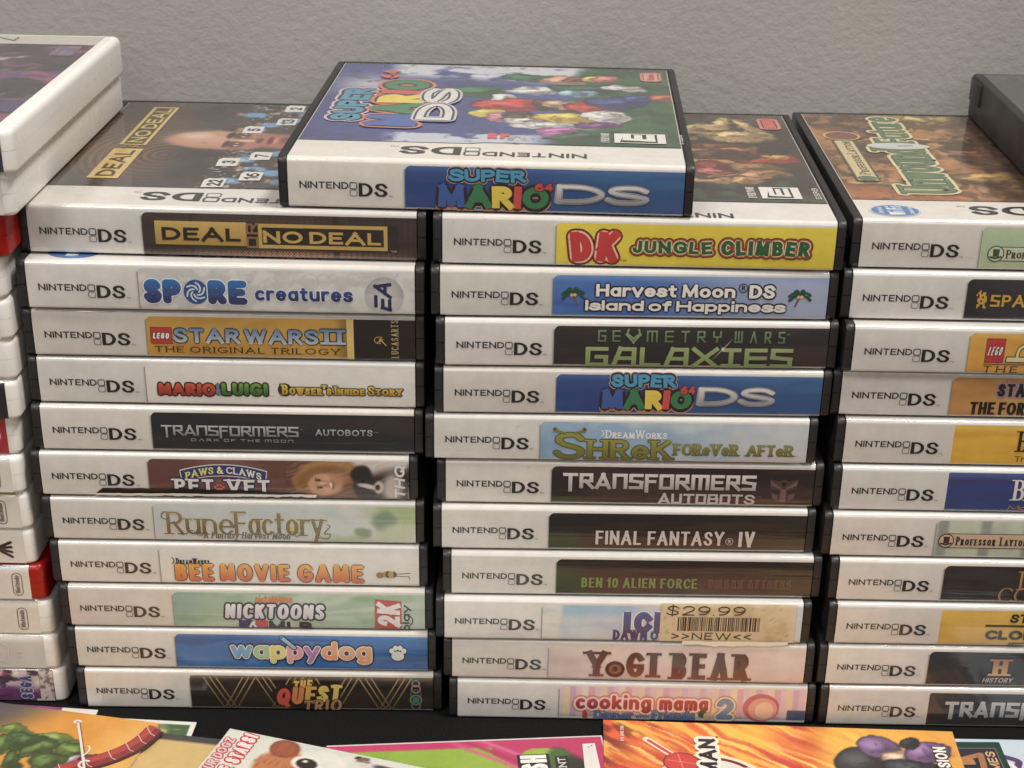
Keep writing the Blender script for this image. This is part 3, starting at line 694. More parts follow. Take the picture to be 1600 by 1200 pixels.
def sp_pets(k):
    def bg(U, V):
        pc = Pic(U, V, (104, 66, 60)).noise(30, 3, (122, 84, 76), .4, .7, 5)
        pc.blob(108, 13.5, 16, 4, (206, 200, 204), .3); pc.blob(112, 4, 14, 8, (54, 46, 46), .3, 10)
        pc.blob(112, 1.5, 7, 4.5, (150, 120, 104), .5)
        return pc
    panel(k, 34.6, bg, nu=220, nv=34)
    q = (44.93, 6.71, 72.51, 12.89); W = q[2] - q[0]; n = 14
    def band(t, e): return q[0] - e + (W + 2 * e) * t, 2.2 * (1 - (2 * t - 1) ** 2)
    for e, c, l in ((.35, (206, 204, 206), 1), (0, (48, 60, 112), 1.6)):
        up = [(band(i / n, e)[0], q[1] + 3.0 + e + band(i / n, e)[1]) for i in range(n + 1)]; lo = [(band(i / n, e)[0] + .5 * (1 - 2 * i / n), q[1] - .6 - e + band(i / n, e)[1]) for i in range(n + 1)]
        k.add(up + lo, [(i, i + 1, n + 2 + i, n + 1 + i) for i in range(n)], c, l)
    k.text('PAWS & CLAWS', q[0] + 1.6, q[1] + .1, q[2] - 1.6, q[1] + 2.5, [(224, 216, 120)] * 4 + [(236, 228, 160)] + [(224, 224, 206)] * 5, w=.2, con=.8, serif=.12, gap=.14, bend=2.2, sp=.3, layer=4)
    q = (42.70, 1.90, 73.44, 6.94)
    wd = q[2] - q[0]
    k.text('PET', q[0], q[1], q[0] + wd * .41, q[3], (226, 222, 218), w=.24, con=.8, serif=.3, gap=.2, out=[(.45, (46, 50, 92))])
    k.text('VET', q[0] + wd * .55, q[1], q[2], q[3], (226, 222, 218), w=.24, con=.8, serif=.3, gap=.2, out=[(.45, (46, 50, 92))])
    px, py = q[0] + wd * .47, q[1] + 1.2
    k.disc(px, py, 1.2, .9, (196, 96, 90), 4); [k.disc(px + dx, py + dy, .42, .5, (196, 96, 90), 4) for dx, dy in ((-1.3, 1), (-.5, 1.7), (.5, 1.7), (1.3, 1))]
    # a smiling person in a straw hat and a dog, seen sideways
    q = (81.98, 0.78, 118.67, 13.94); f = q[0]
    def photo(U, V):
        pc = Pic(U, V, (104, 66, 60), .35, 4)
        pc.blob(f + 34, 13, 18, 4.5, (210, 204, 206), .2); pc.blob(f + 35, 5, 13, 6.5, (58, 50, 48), .3)
        pc.blob(f + 10, 8.2, 11, 6, (168, 124, 70), .12, 12); pc.blob(f + 8, 7.4, 8.2, 4.6, (142, 98, 56), .2, 15)
        pc.blob(f + 15, 6, 7, 5, (126, 84, 62), .3, -20); pc.blob(f + 9.5, 5.6, 5.6, 4, (206, 156, 122), .18, 10)
        pc.blob(f + 12.5, 7.5, 4.4, 2.4, (186, 134, 100), .6, 15, .8).blob(f + 7.4, 7.0, .75, .42, (70, 48, 40), .5).blob(f + 8.0, 4.4, .75, .42, (70, 48, 40), .5).blob(f + 6.5, 7.1, .35, .8, (130, 88, 66), .5).blob(f + 7.1, 4.3, .35, .8, (130, 88, 66), .5)
        pc.blob(f + 9.6, 5.5, .45, .6, (160, 108, 84), .6).blob(f + 9.0, 6.0, 1.4, .4, (230, 188, 156), .7).blob(f + 11.6, 5.5, .8, 1.7, (150, 70, 64), .4, 6).blob(f + 11.4, 5.5, .45, 1.35, (236, 226, 216), .3, 6).blob(f + 10.4, 3.5, 1.3, .9, (224, 164, 136), .8).blob(f + 10.0, 7.9, 1.3, .9, (224, 164, 136), .8)
        pc.rnoise(20, 6, .5, (206, 160, 106), .55, .7, 9, .35)
        pc.blob(f + 21, 9.4, 3.4, 3, (44, 40, 40), .2, 20); pc.blob(f + 22.5, 4.6, 4.2, 4.4, (52, 44, 42), .2); pc.blob(f + 23.5, 5, 4, .8, (216, 206, 198), .3, -10); pc.blob(f + 26.6, 4.8, 1.6, 2.2, (206, 190, 178), .25); pc.blob(f + 26.2, 4.8, .8, 1, (70, 44, 44), .3); pc.blob(f + 21.3, 6.6, .5, .5, (16, 14, 14), .3); pc.blob(f + 21.5, 2.8, .5, .5, (16, 14, 14), .3)
        pc.blob(f + 31, 4.6, 3.2, 5, (196, 182, 172), .5); return pc
    k.grid(f - 3, 117.9, .3, 13.7, 130, 46, photo, 1)
    k.text('THQ', 113.72, 0.75, 117.00, 12.40, (226, 222, 220), w=.24, con=.9, gap=.12, orient='up', slant=.18, cap='s')
    # a long tear in the sleeve over the print
    q = (17.11, 1.22, 88.56, 2.86); n = 60; r = random.Random(3); L = q[2] - q[0]
    lo = [(q[0] + L * i / n, 1.15 + .5 * fbm(np.array([i / 3.]), np.array([0.]), 3)[0] + .5 * i / n) for i in range(n + 1)]
    hi = [(u, v + max(.05, 1.9 * min(1, i / 2) * (1 - (i / n) ** 3))) for i, (u, v) in enumerate(lo)]
    k.add(hi + lo, [(i, i + 1, n + 2 + i, n + 1 + i) for i in range(n)], (10, 9, 9), 5)
    lo2 = [(u - .4, v - (.35 + 1.1 * fbm(np.array([i / 1.7]), np.array([5.]), 8)[0])) for i, (u, v) in enumerate(lo)]
    k.add(lo + lo2, [(i, i + 1, n + 2 + i, n + 1 + i) for i in range(n)], (232, 226, 216), 5.5)
def sp_storybook(k):
    def bg(U, V):
        pc = Pic(U, V, (214, 214, 208), 1.2).mix(.6 * (1 - sstep(34, 62, U)), (190, 198, 206)).noise(18, 8, (200, 208, 206), .45, .7, 4)
        pc.blob(116, 12, 12, 5, (176, 192, 140), .6); pc.blob(108, 9, 4, 3.6, (136, 154, 132), .35); pc.blob(101, 4.5, 3, 2, (140, 158, 124), .35); pc.blob(112, 4, 6, 3.5, (196, 204, 170), .5); pc.blob(96, 1, 9, 2, (170, 186, 150), .6)
        return pc
    panel(k, 33.2, bg, nu=200, nv=26)
    g = grad((112, 92, 56), (158, 142, 100))
    q = (37.19, 2.83, 88.49, 11.17); W = q[2] - q[0]
    k.text('Rune', q[0], q[1], q[0] + W * .43, q[3], g, w=.15, con=.55, serif=.2, gap=.06, out=[(.18, (226, 222, 204))])
    k.text('Factory', q[0] + W * .43, q[1], q[2], q[3] + .4, g, w=.15, con=.55, serif=.2, gap=.05, out=[(.18, (226, 222, 204))])
    k.disc(q[0] + W * .795, q[1] + 1.9, 1.5, 1.5, (204, 186, 96), 2.4)
    k.path(A_(q[0] - .2, q[3] - 1.5, 1.3, 1.3, 90, 330), .35, .25, (120, 100, 64), 3); k.path(spl([(q[2] - 2, q[1] - .4), (q[2] + 1, q[1] - 1), (q[2] + 2, q[1] + .8), (q[2], q[1] + 1), (q[2] + 2, q[1] + 3.6), (q[2] + 1, q[1] + 4.2)], 5), .3, .25, (120, 100, 64), 3)
    k.text('A Fantasy Harvest Moon', 48.85, 1.46, 77.11, 3.85, (104, 88, 62), w=.16, con=.6, slant=.2, serif=.14, gap=.1)
    q = (43.43, 1.48, 49.08, 4.23); k.path(spl([(q[0], q[3] - 1), (q[0] + 2, q[3]), (q[2] - 1.5, q[1] + .8), (q[2], q[1] + 1.8), (q[2] - 2, q[3] - .4)], 5), .28, .22, (120, 100, 64), 3)
    q = (76.11, 0.81, 80.89, 4.53); k.path(spl([(q[0], q[1] + 1.5), (q[0] + 2, q[3]), (q[2] - 1.5, q[1] + 1.6), (q[2], q[1] + 2.8), (q[2] - 2, q[3] - .4)], 5), .28, .22, (120, 100, 64), 3)
def dreamy(k, u0, v0, u1, v1, col):
    k.path(A_(u0 + .1, (v0 + v1) / 2 + .2, .8, 1.1, 80, -80, 8), .32, .2, col, 3)
    k.text('DreamWorks', u0 + 1.6, v0, u1, v1, col, w=.17, con=.7, serif=.18, gap=.1, small='x')
def sp_orange_title(k):
    panel(k, 33.0, (229, 225, 218))
    dreamy(k, 36.72, 7.84, 49.35, 10.05, (50, 46, 46))
    o = grad((206, 96, 44), (236, 176, 66)); e = [(.3, (104, 62, 44))]
    k.text('BEE', 37.71, 1.56, 50.49, 8.15, o, w=.27, con=.8, gap=.12, out=e, cap='s'); k.text('MOVIE', 52.57, 1.71, 75.60, 8.14, o, w=.26, con=.8, gap=.12, out=e, cap='s'); k.text('GAME', 78.25, 1.61, 100.10, 8.30, o, w=.26, con=.8, gap=.12, out=e, cap='s')
    k.tm(76.15, 1.97, .5)
    q = (102.05, 2.12, 116.55, 7.22)
    # a little insect, drawn plainly
    cx, cy = q[0] + 5, (q[1] + q[3]) / 2
    for i, c in enumerate(((196, 150, 70), (92, 62, 44), (196, 150, 70), (92, 62, 44))): k.disc(cx + i * 1.0, cy + .3, .9, 1.4 - .2 * abs(i - 1.5), c, 2 + .3 * i)
    k.disc(cx - 1.6, cy, 1.3, 1.1, (150, 112, 62), 3); k.path([(cx + 3.6, cy + .4), (cx + 8.5, cy + .9)], .22, .22, (110, 80, 60), 2); k.path([(cx + 3.4, cy - .3), (cx + 8, cy - .5), (cx + 8.2, cy - 1.5)], .22, .22, (110, 80, 60), 2)
def sp_baseball(k):
    def bg(U, V):
        pc = Pic(U, V, (168, 190, 164)); a = np.degrees(np.arctan2(V - 5, (U - 72) * .35))
        pc.mix(.55 * sstep(.45, .75, vnoise(a / 9 + 40, a * 0, 3)), (206, 214, 196)).mix(.6 * (1 - sstep(35, 52, U)), (128, 166, 172)).noise(14, 4, (126, 164, 122), .5, .75, 7, .7).mix(.55 * sstep(98, 118, U), (196, 204, 198)); return pc
    panel(k, 34.6, bg, nu=240, nv=30)
    k.text('nickelodeon', 61.99, 10.33, 74.26, 12.85, (216, 112, 48), w=.24, con=.9, gap=.06, cap='r')
    k.text('NICKTOONS', 51.56, 4.06, 84.57, 9.75, grad((206, 200, 210), (238, 234, 236)), w=.25, con=.75, gap=.1, cap='r', slant=.1, out=[(.62, (44, 34, 60))])
    q = (56.04, -0.21, 65.69, 3.39); k.rect(q[0], max(.35, q[1]), q[0] + 5, q[3], (42, 44, 92), 2); k.poly([(q[0] + 5, max(.35, q[1])), (q[2], max(.35, q[1])), (q[2], q[3]), (q[0] + 5.6, q[3])], (192, 60, 58), 2)
    k.path([(q[0] + 3.2, q[1]), (q[0] + 4.6, q[3] - 1), (q[0] + 6, q[1] + .4)], .8, .8, (226, 222, 220), 3); k.disc(q[0] + 5, q[3] - .8, .6, .6, (226, 222, 220), 3)
    k.text('MLB', 65.89, -0.73, 80.67, 3.04, (40, 36, 66), w=.34, con=.8, gap=.1, cap='s')
    q = (101.58, -0.53, 110.60, 11.98); k.poly([(q[0], q[1] + 1.5), (q[2], max(.4, q[1])), (q[2], q[3] - .6), (q[0] + .2, q[3])], (192, 54, 54), 2)
    k.text('2K', q[0] + 1.0, q[1] + 2, q[2] - .6, q[3] - 1.6, (236, 230, 226), w=.24, con=.9, gap=.08, orient='up', cap='s', slant=.1)
    k.text('play', 110.62, -0.49, 113.34, 10.15, (46, 50, 50), w=.2, con=.9, gap=.14, orient='up', cap='r'); q = (113.22, 1.04, 115.01, 6.98); k.path(A_(q[0] - .6, (q[1] + q[3]) / 2, 1.7, 2, -65, 65, 8), .35, .35, (46, 50, 50), 3)
def sp_blue_pup(k):
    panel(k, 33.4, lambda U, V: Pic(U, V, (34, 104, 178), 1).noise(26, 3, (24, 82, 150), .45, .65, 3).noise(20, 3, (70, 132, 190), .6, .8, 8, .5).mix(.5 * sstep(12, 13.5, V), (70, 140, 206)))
    q = (51.90, 2.46, 99.50, 11.78); W = q[2] - q[0]
    cs = [(112, 166, 206), (166, 198, 150), (232, 214, 110), (226, 158, 166), (176, 128, 182), (232, 158, 104), (226, 170, 130), (226, 160, 116)]
    k.text('wappydog', q[0], q[1] + 2.1, q[2], q[3] - .2, cs, w=.24, con=.85, gap=.06, cap='r', out=[(.85, (30, 34, 66)), (.28, (236, 230, 220))])
    b = (68.74, 8.62, 74.15, 13.57); k.path([(b[0] + .6, b[3] - .6), (b[2] - .6, b[1] + .5)], 1.9, 1.9, (30, 34, 66), 3.5); k.path([(b[0] + .6, b[3] - .6), (b[2] - .6, b[1] + .5)], 1.2, 1.2, (152, 188, 216), 4)
    k.disc(b[0] + .6, b[3] - .6, .35, .35, (30, 34, 66), 5)
    # plain white paw sticker at the far end
    b = (104.26, 3.19, 112.41, 11.92); cx, cy = (b[0] + b[2]) / 2, (b[1] + b[3]) / 2 - .5
    for e, c, l in ((.55, (26, 34, 60), 1), (.25, (226, 226, 222), 2)):
        k.disc(cx, cy - .6, 1.9 + e, 1.6 + e, c, l); [k.disc(cx + dx, cy + dy, .6 + e, .75 + e, c, l + .3) for dx, dy in ((-2, 1.4), (-.7, 2.5), (.8, 2.5), (2.1, 1.4))]
def sp_deco(k):
    panel(k, 35.6, dark((52, 42, 34), (34, 28, 24), 3))
    k.gradrect(35.7, 12.2, 118.2, 13.7, (70, 58, 46), (134, 112, 86), .6)
    r = random.Random(4)
    for c in (40, 58, 74, 93, 111):
        for s in (-1, 1):
            for o in (0, 2.2, 4.2):
                k.gradient = 0
                a, b = (c + s * (o + .2), 13.2), (c + s * (o + 7.2), .3)
                if b[0] < 36 or b[0] > 118: continue
                k.path([a, b], .5, .5, grad((92, 74, 48), (176, 148, 102)), 1 + .2 * o, 'b', lambda p: p[1] / 14)
    f = (61.79, 0.08, 87.49, 12.48); k.disc((f[0] + f[2]) / 2, 6, 12, 5.5, (46, 36, 30), 2.2)
    k.text('THE', 70.52, 8.03, 76.80, 12.08, grad((216, 150, 60), (226, 190, 90)), w=.22, gap=.1, slant=.12, cap='s', rise=.12, layer=4, out=[(.25, (60, 34, 20))])
    q = (64.47, 0.85, 86.31, 9.68); W = q[2] - q[0]
    k.text('QUEST', q[0], q[1] + 1.4, q[2], q[3] - .6, [(212, 74, 48), (218, 128, 66), (220, 168, 70), (222, 190, 84), (220, 196, 98)], w=.26, con=.7, gap=.08, slant=.14, cap='s', rise=.09, layer=5, out=[(.35, (66, 34, 20))])
    k.text('TRIO', 73.65, -0.45, 86.58, 4.35, (186, 132, 84), w=.2, con=.8, gap=.16, slant=.14, rise=.06, layer=7, cap='s', out=[(.3, (50, 34, 26))])
    q = (110.19, -0.06, 114.71, 12.12); cx = (q[0] + q[2]) / 2
    for y, rr, c in ((11.6, 1.2, (120, 140, 160)), (9.4, 1.5, (176, 116, 70)), (7.4, 1.7, (66, 92, 120)), (5, 1.9, (120, 140, 84)), (2.6, 1.5, (84, 110, 130))):
        k.strip(A_(cx, y, rr, rr, 0, 360, 18), .5, .5, c, 3)
    k.disc(cx, 5, 1.2, 1.2, (70, 120, 112), 3.4)

def sp_yellow_jungle(k):
    panel(k, 34.4, lambda U, V: Pic(U, V, (236, 216, 58)).noise(20, 6, (226, 202, 52), .4, .7, 3))
    q = (38.83, 0.69, 52.88, 11.99); W = q[2] - q[0]
    for i, (ch, x0, x1, rot) in enumerate((('D', 0, .5, .1), ('K', .5, 1, -.06))):
        k.text(ch, q[0] + x0 * W + .5, q[1] + 1.2 + .2 * i, q[0] + x1 * W - .2, q[3] - 1.0 + .2 * i, (200, 44, 42), w=.36, con=.75, cap='s', slant=-.12 + .22 * i, out=[(1.15, (66, 26, 24)), (.75, (206, 60, 50)), (.45, (240, 214, 190))], layer=4)
    k.tm(53.90, 2.11, 1, (70, 60, 40))
    for tx, b, sd in (('JUNGLE', (56.94, 4.14, 82.03, 9.40), 3), ('CLIMBER', (83.46, 3.97, 111.37, 9.95), 11)):
        k.text(tx, b[0] + .6, b[1] + .8, b[2] - .6, b[3] - .6, (48, 96, 62), w=.3, con=.8, gap=.18, cap='s', jit=.1, seed=sd, out=[(1.1, (92, 60, 44)), (.75, (176, 62, 48)), (.32, (226, 214, 160))], layer=4)
def palm(k, cx, cy, s, fl):
    k.path([(cx, cy), (cx + fl * 1.0 * s, cy - 2.6 * s)], .45 * s, .45 * s, (112, 88, 78), 2)
    for a in (-20, 25, 70, 120, 165, 205):
        t = math.radians(a)
        k.path(spl([(cx, cy), (cx + s * 1.6 * math.cos(t), cy + s * 1.2 * math.sin(t) + .3 * s), (cx + s * 2.7 * math.cos(t), cy + s * 1.6 * math.sin(t) - .5 * s)], 4), .85 * s, .62 * s, (34, 80, 62), 3, 'r')
    k.disc(cx - .3 * s, cy - .25 * s, .45 * s, .42 * s, (222, 170, 100), 4); k.disc(cx + .45 * s, cy - .2 * s, .42 * s, .4 * s, (232, 190, 120), 4.3)
def sp_island(k):
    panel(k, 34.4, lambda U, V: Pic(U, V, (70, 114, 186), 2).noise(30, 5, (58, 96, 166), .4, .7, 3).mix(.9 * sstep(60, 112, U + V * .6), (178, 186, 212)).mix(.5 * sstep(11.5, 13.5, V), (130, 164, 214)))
    o = [(.5, (42, 42, 50))]
    a = (47.53, 7.21, 90.04, 11.18); k.text('Harvest Moon', *a, (240, 236, 228), w=.26, con=.8, gap=.1, out=o, cap='b')
    b = (90.88, 8.49, 93.92, 11.93); k.strip(A_((b[0] + b[2]) / 2, b[3] - 1.6, 1.35, 1.35, 0, 360, 16), .3, .3, (48, 48, 60), 3); k.text('R', (b[0] + b[2]) / 2 - .5, b[3] - 2.3, (b[0] + b[2]) / 2 + .6, b[3] - .8, (48, 48, 60), w=.2)
    k.text('DS', 94.32, 7.16, 102.17, 11.36, (240, 236, 228), w=.28, con=.75, gap=.1, out=o)
    k.text('Island of Happiness', 44.37, 2.65, 105.71, 6.02, (240, 236, 228), w=.27, con=.8, gap=.1, out=o)
    q = (37.67, 2.93, 44.44, 11.06); palm(k, (q[0] + q[2]) / 2 - .5, (q[1] + q[3]) / 2 + .9, 1.25, 1)
    q = (106.07, 2.95, 112.73, 11.30); palm(k, (q[0] + q[2]) / 2 + .5, (q[1] + q[3]) / 2 + .9, 1.25, -1)
def sp_neon(k):
    panel(k, 33.6, dark((46, 45, 46), (64, 54, 54), 6))
    g = grad((92, 118, 82), (120, 150, 104))
    q = (47.12, 8.84, 104.88, 13.01); W = q[2] - q[0]
    f = dict(GB); f['E'] = (.6, [[(.6, 1), (0, 1)], [(0, 1), (0, 0)], [(0, .5), (.6, .5)], [(0, 0), (.6, 0)]])
    k.text('GE', q[0], q[1], q[0] + W * .12, q[3] - .4, g, w=.14, gap=.5, cap='s', font=f)
    cx, cy = q[0] + W * .19, (q[1] + q[3]) / 2 - .2
    k.path([(cx - 1.6, cy + 2), (cx - 2.1, cy + .4), (cx, cy - 2), (cx + 2.1, cy + .4), (cx + 1.6, cy + 2)], .55, .55, (132, 160, 116), 3, 'b'); k.path([(cx - 1.4, cy + .4), (cx, cy - .8), (cx + 1.4, cy + .4)], .5, .5, (132, 160, 116), 3, 'b')
    k.text('METRY', q[0] + W * .26, q[1], q[0] + W * .66, q[3] - .4, g, w=.14, gap=.6, cap='s', font=f); k.text('WARS', q[0] + W * .73, q[1], q[2], q[3] - .4, g, w=.14, gap=.6, cap='s', font=f)
    k.tm(105.46, 11.57, .5, (170, 180, 160))
    b = (43.45, 0.59, 107.79, 7.09); f['A'] = (.66, [[(0, 0), (.2, 1)], [(.2, 1), (.66, 1)], [(.66, 1), (.66, 0)], [(.08, .42), (.66, .42)]])
    k.text('GALAXIES', *b, grad((126, 146, 92), (160, 176, 120)), w=.23, con=.85, gap=.16, cap='s', font=f, slant=0.0)
    cx, cy = b[0] + (b[2] - b[0]) * .66, b[3] - .3
    for a, l in ((50, 5), (230, 5), (120, 2), (-30, 2)): k.poly([(cx + .12, cy - .12), (cx + l * math.cos(math.radians(a)), cy + l * math.sin(math.radians(a))), (cx - .12, cy + .12)], (190, 182, 178), 5)
    k.disc(cx, cy, .5, .5, (226, 220, 214), 5.5)
MC = [(56, 92, 164), (58, 128, 84), (232, 204, 72), (206, 70, 66), (58, 128, 84)]
def bright_title(k, S, Mr, N, D, out=.55):
    gl = (196, 150, 128)
    k.text('SUPER', *S, (70, 150, 186), w=.3, con=.85, gap=.08, cap='s', jit=.08, out=[(out * 1.5, gl), (out, (28, 44, 60))], layer=4)
    for dy, c, ly in ((-.75, (204, 120, 72), 3), (0, None, 5)):
        b = (Mr[0] + .3, Mr[1] + dy, Mr[2] + .3, Mr[3] + dy)
        k.text('MARIO', *b, c or MC, w=.34, con=.8, gap=.04, cap='s', jit=.05, out=[(out * 1.4, gl if c else (52, 38, 36)), (out * .7, (52, 38, 36))], layer=ly)
    k.text('DS', *D, grad((150, 150, 156), (230, 226, 222)), w=.3, con=.62, gap=.1, cap='b', slant=.08, out=[(out * .9, (90, 92, 110)), (out * .5, (206, 204, 206)), (out * .25, (44, 44, 50))], layer=4)
    k.text('64', *N, (200, 70, 62), w=.26, gap=.1, cap='r', out=[(out * .4, (90, 40, 40))], layer=7)
def blue_sky(U, V):
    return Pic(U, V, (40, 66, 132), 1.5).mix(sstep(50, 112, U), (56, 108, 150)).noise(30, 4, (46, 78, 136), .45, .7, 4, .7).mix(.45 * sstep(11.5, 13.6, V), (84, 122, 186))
def sp_bright_a(k):
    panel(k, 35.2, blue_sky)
    bright_title(k, (52.36, 9.82, 72.30, 14.07), (49.25, 2.49, 77.42, 8.86), (74.11, 7.74, 78.73, 10.48), (79.39, 3.93, 103.40, 9.90))
def sp_bright_b(k):
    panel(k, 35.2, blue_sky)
    q0, q1 = 43.5, 107.8
    W = q1 - q0; L = lambda a: q0 + a * W
    bright_title(k, (L(.075), 9.5, L(.43), 13.2), (L(.02), 1.6, L(.535), 8.3), (L(.475), 7.2, L(.56), 9.6), (L(.57), 3.6, L(1.0), 9.2))
def sp_swamp(k):
    panel(k, 33.6, lambda U, V: Pic(U, V, (150, 178, 206), 3).noise(20, 8, (190, 206, 214), .45, .7, 3).mix(.55 * (1 - sstep(33, 44, U)) * sstep(3, 9, 14 - V), (110, 150, 184)).mix(.85 * sstep(66, 108, U), (206, 210, 212)))
    dreamy(k, 52.61, 8.51, 73.71, 11.28, (236, 236, 236))
    g = grad((112, 108, 44), (158, 156, 72)); o = [(.3, (84, 84, 56))]
    q = (37.79, 0.95, 47.87, 10.15); k.text('S', *q, g, w=.24, con=.6, gap=.1, out=o, cap='r')
    for s in (-1, 1):
        cx = (q[0] + q[2]) / 2
        k.path([(cx + s * 1.5, q[3] - .3), (cx + s * 4.2, q[3] + .7)], .9, .9, (128, 128, 56), 3.4); k.disc(cx + s * 4.6, q[3] + 1.0, .75, .85, (128, 128, 56), 3.8); k.disc(cx + s * 4.7, q[3] + 1.2, .35, .45, (76, 70, 40), 4.2)
    k.text('HReK', 48.61, 1.16, 75.32, 7.88, g, w=.24, con=.6, serif=.24, gap=.1, out=o)
    k.text('FOReVeR', 76.07, 2.85, 96.52, 6.76, g, w=.19, con=.6, serif=.2, gap=.1, out=[(.16, (110, 108, 80))]); k.text('AFTeR', 99.31, 2.90, 114.01, 6.68, g, w=.19, con=.6, serif=.2, gap=.1, out=[(.16, (110, 108, 80))])
    k.tm(114.58, 2.90, .5)
def sp_dark_robots_b(k):
    panel(k, 34.0, dark((44, 36, 36), (66, 52, 50), 8))
    robots(k, 37.60, 6.17, 99.76, 11.55, grad((168, 162, 160), (226, 220, 216)), .23, .28)
    k.text('AUTOBOTS', 68.61, 1.09, 99.74, 4.73, (196, 188, 184), w=.24, con=.8, gap=.12, cap='s', font={'O': GB['O'], 'A': (.66, [[(0, 0), (.33, 1)], [(.33, 1), (.66, 0)], [(.2, .2), (.5, .2)]]), 'U': GB['U'], 'B': GB['B']}); k.tm(100.68, 3.87, .5, (150, 140, 136))
    q = (103.82, 1.09, 113.62, 11.24); cx, cy = (q[0] + q[2]) / 2, (q[1] + q[3]) / 2; c1, c2 = (112, 86, 86), (78, 60, 60)
    k.poly([(cx - 4.6, cy + 4.2), (cx - 1.6, cy + 3.4), (cx, cy + 4.2), (cx + 1.6, cy + 3.4), (cx + 4.6, cy + 4.2), (cx + 3.8, cy - 2.6), (cx + 1.6, cy - 4.2), (cx - 1.6, cy - 4.2), (cx - 3.8, cy - 2.6)], c2, 1)
    for s in (-1, 1):
        k.poly([(cx + s * 4.4, cy + 3.6), (cx + s * .8, cy + 1.4), (cx + s * .8, cy + .4), (cx + s * 4.1, cy + 2)], c1, 2); k.poly([(cx + s * 4.0, cy + .8), (cx + s * 1.2, cy - .3), (cx + s * 1.4, cy - 1), (cx + s * 3.8, cy - .2)], (52, 40, 40), 2.4); k.poly([(cx + s * 3.7, cy - 1), (cx + s * 1.6, cy - 1.5), (cx + s * 1.8, cy - 3.6), (cx + s * 3.4, cy - 2.6)], c1, 2)
    k.poly([(cx - .8, cy + .6), (cx + .8, cy + .6), (cx + 1.1, cy - 3.8), (cx - 1.1, cy - 3.8)], (126, 92, 90), 2); k.poly([(cx - .9, cy + 3), (cx + .9, cy + 3), (cx, cy + 1.6)], (34, 26, 26), 2.5)
def sp_black_plain(k):
    panel(k, 34.8, dark((34, 32, 32), (58, 48, 44), 9))
    k.text('FINAL FANTASY', 50.05, 2.62, 91.87, 7.70, (208, 202, 196), w=.18, con=.75, gap=.12, sp=.3)
    b = (92.49, 2.66, 94.98, 5.69); cx, cy = (b[0] + b[2]) / 2, (b[1] + b[3]) / 2; k.strip(A_(cx, cy, 1.2, 1.25, 0, 360, 16), .22, .22, (190, 184, 178), 3); k.text('R', cx - .45, cy - .65, cx + .5, cy + .7, (190, 184, 178), w=.2)
    k.text('IV', 96.71, 2.28, 101.90, 7.86, (208, 202, 196), w=.2, con=.75, gap=.14)
def sp_black_green(k):
    panel(k, 34.4, dark((38, 33, 32), (62, 48, 44), 12))
    k.text('BEN 10 ALIEN FORCE', 42.67, 3.50, 80.76, 7.26, (110, 138, 74), w=.2, con=.75, gap=.12, sp=.3)
    k.text('VILGAX ATTACKS', 84.44, 3.72, 111.51, 7.17, (70, 52, 50), w=.2, con=.8, gap=.2, cap='s', out=[(.16, (112, 88, 84))], font={'G': GB['G'], 'C': GB['C']})
def sp_ice(k):
    panel(k, 32.4, lambda U, V: Pic(U, V, (228, 224, 216), 1.2).mix(sstep(37.5, 39.5, U), (206, 214, 220)).mix(.9 * sstep(38.5, 40, U) * sstep(8, 12, V) * (1 - sstep(60, 68, U)), (150, 192, 222)).noise(14, 3, (172, 194, 216), .55, .75, 3, .6))
    b = (59.25, 3.34, 74.25, 12.17)
    k.text('ICE', b[0], b[1] + .1, b[2], b[3] - .4, grad((50, 58, 108), (66, 92, 152)), w=.42, con=.72, gap=.12, cap='s', out=[(.5, (228, 228, 232))])
    k.text('DAWN OF', 55.95, 0.84, 73.40, 4.75, (52, 54, 106), w=.23, con=.85, gap=.08, cap='s', sp=.2)
def sp_brown_bear(k):
    panel(k, 32.4, lambda U, V: Pic(U, V, (222, 208, 200)).noise(30, 8, (206, 188, 180), .4, .7, 3).mix(.5 * sstep(100, 112, U), (226, 218, 212)))
    c = grad((120, 72, 56), (66, 40, 34)); o = [(.25, (214, 196, 186))]
    q = (45.06, 1.87, 68.23, 11.67); W = q[2] - q[0]
    k.text('Y', q[0], q[1], q[0] + W * .3, q[3], c, w=.25, con=.75, serif=.16, out=o, cap='s')
    cx, cy = q[0] + W * .42, q[1] + 3.1; k.disc(cx, cy, 3.3, 3.2, (66, 40, 34), 3.5); k.disc(cx, cy, 2.1, 2.0, (146, 94, 62), 4); k.disc(cx, cy, 1.1, 1.0, (92, 56, 40), 4.4); k.disc(cx + .2, cy + .5, .5, .5, (30, 22, 20), 4.8)
    k.text('G', q[0] + W * .58, q[1], q[0] + W * .84, q[3], c, w=.24, con=.75, out=o, cap='s', serif=.1); k.text('I', q[0] + W * .92, q[1], q[0] + W * .98, q[3], c, w=.26, con=.75, serif=.16, out=o)
    k.text('BEAR', 73.82, 1.34, 99.67, 11.83, c, w=.24, con=.72, serif=.13, gap=.16, out=o, cap='s')
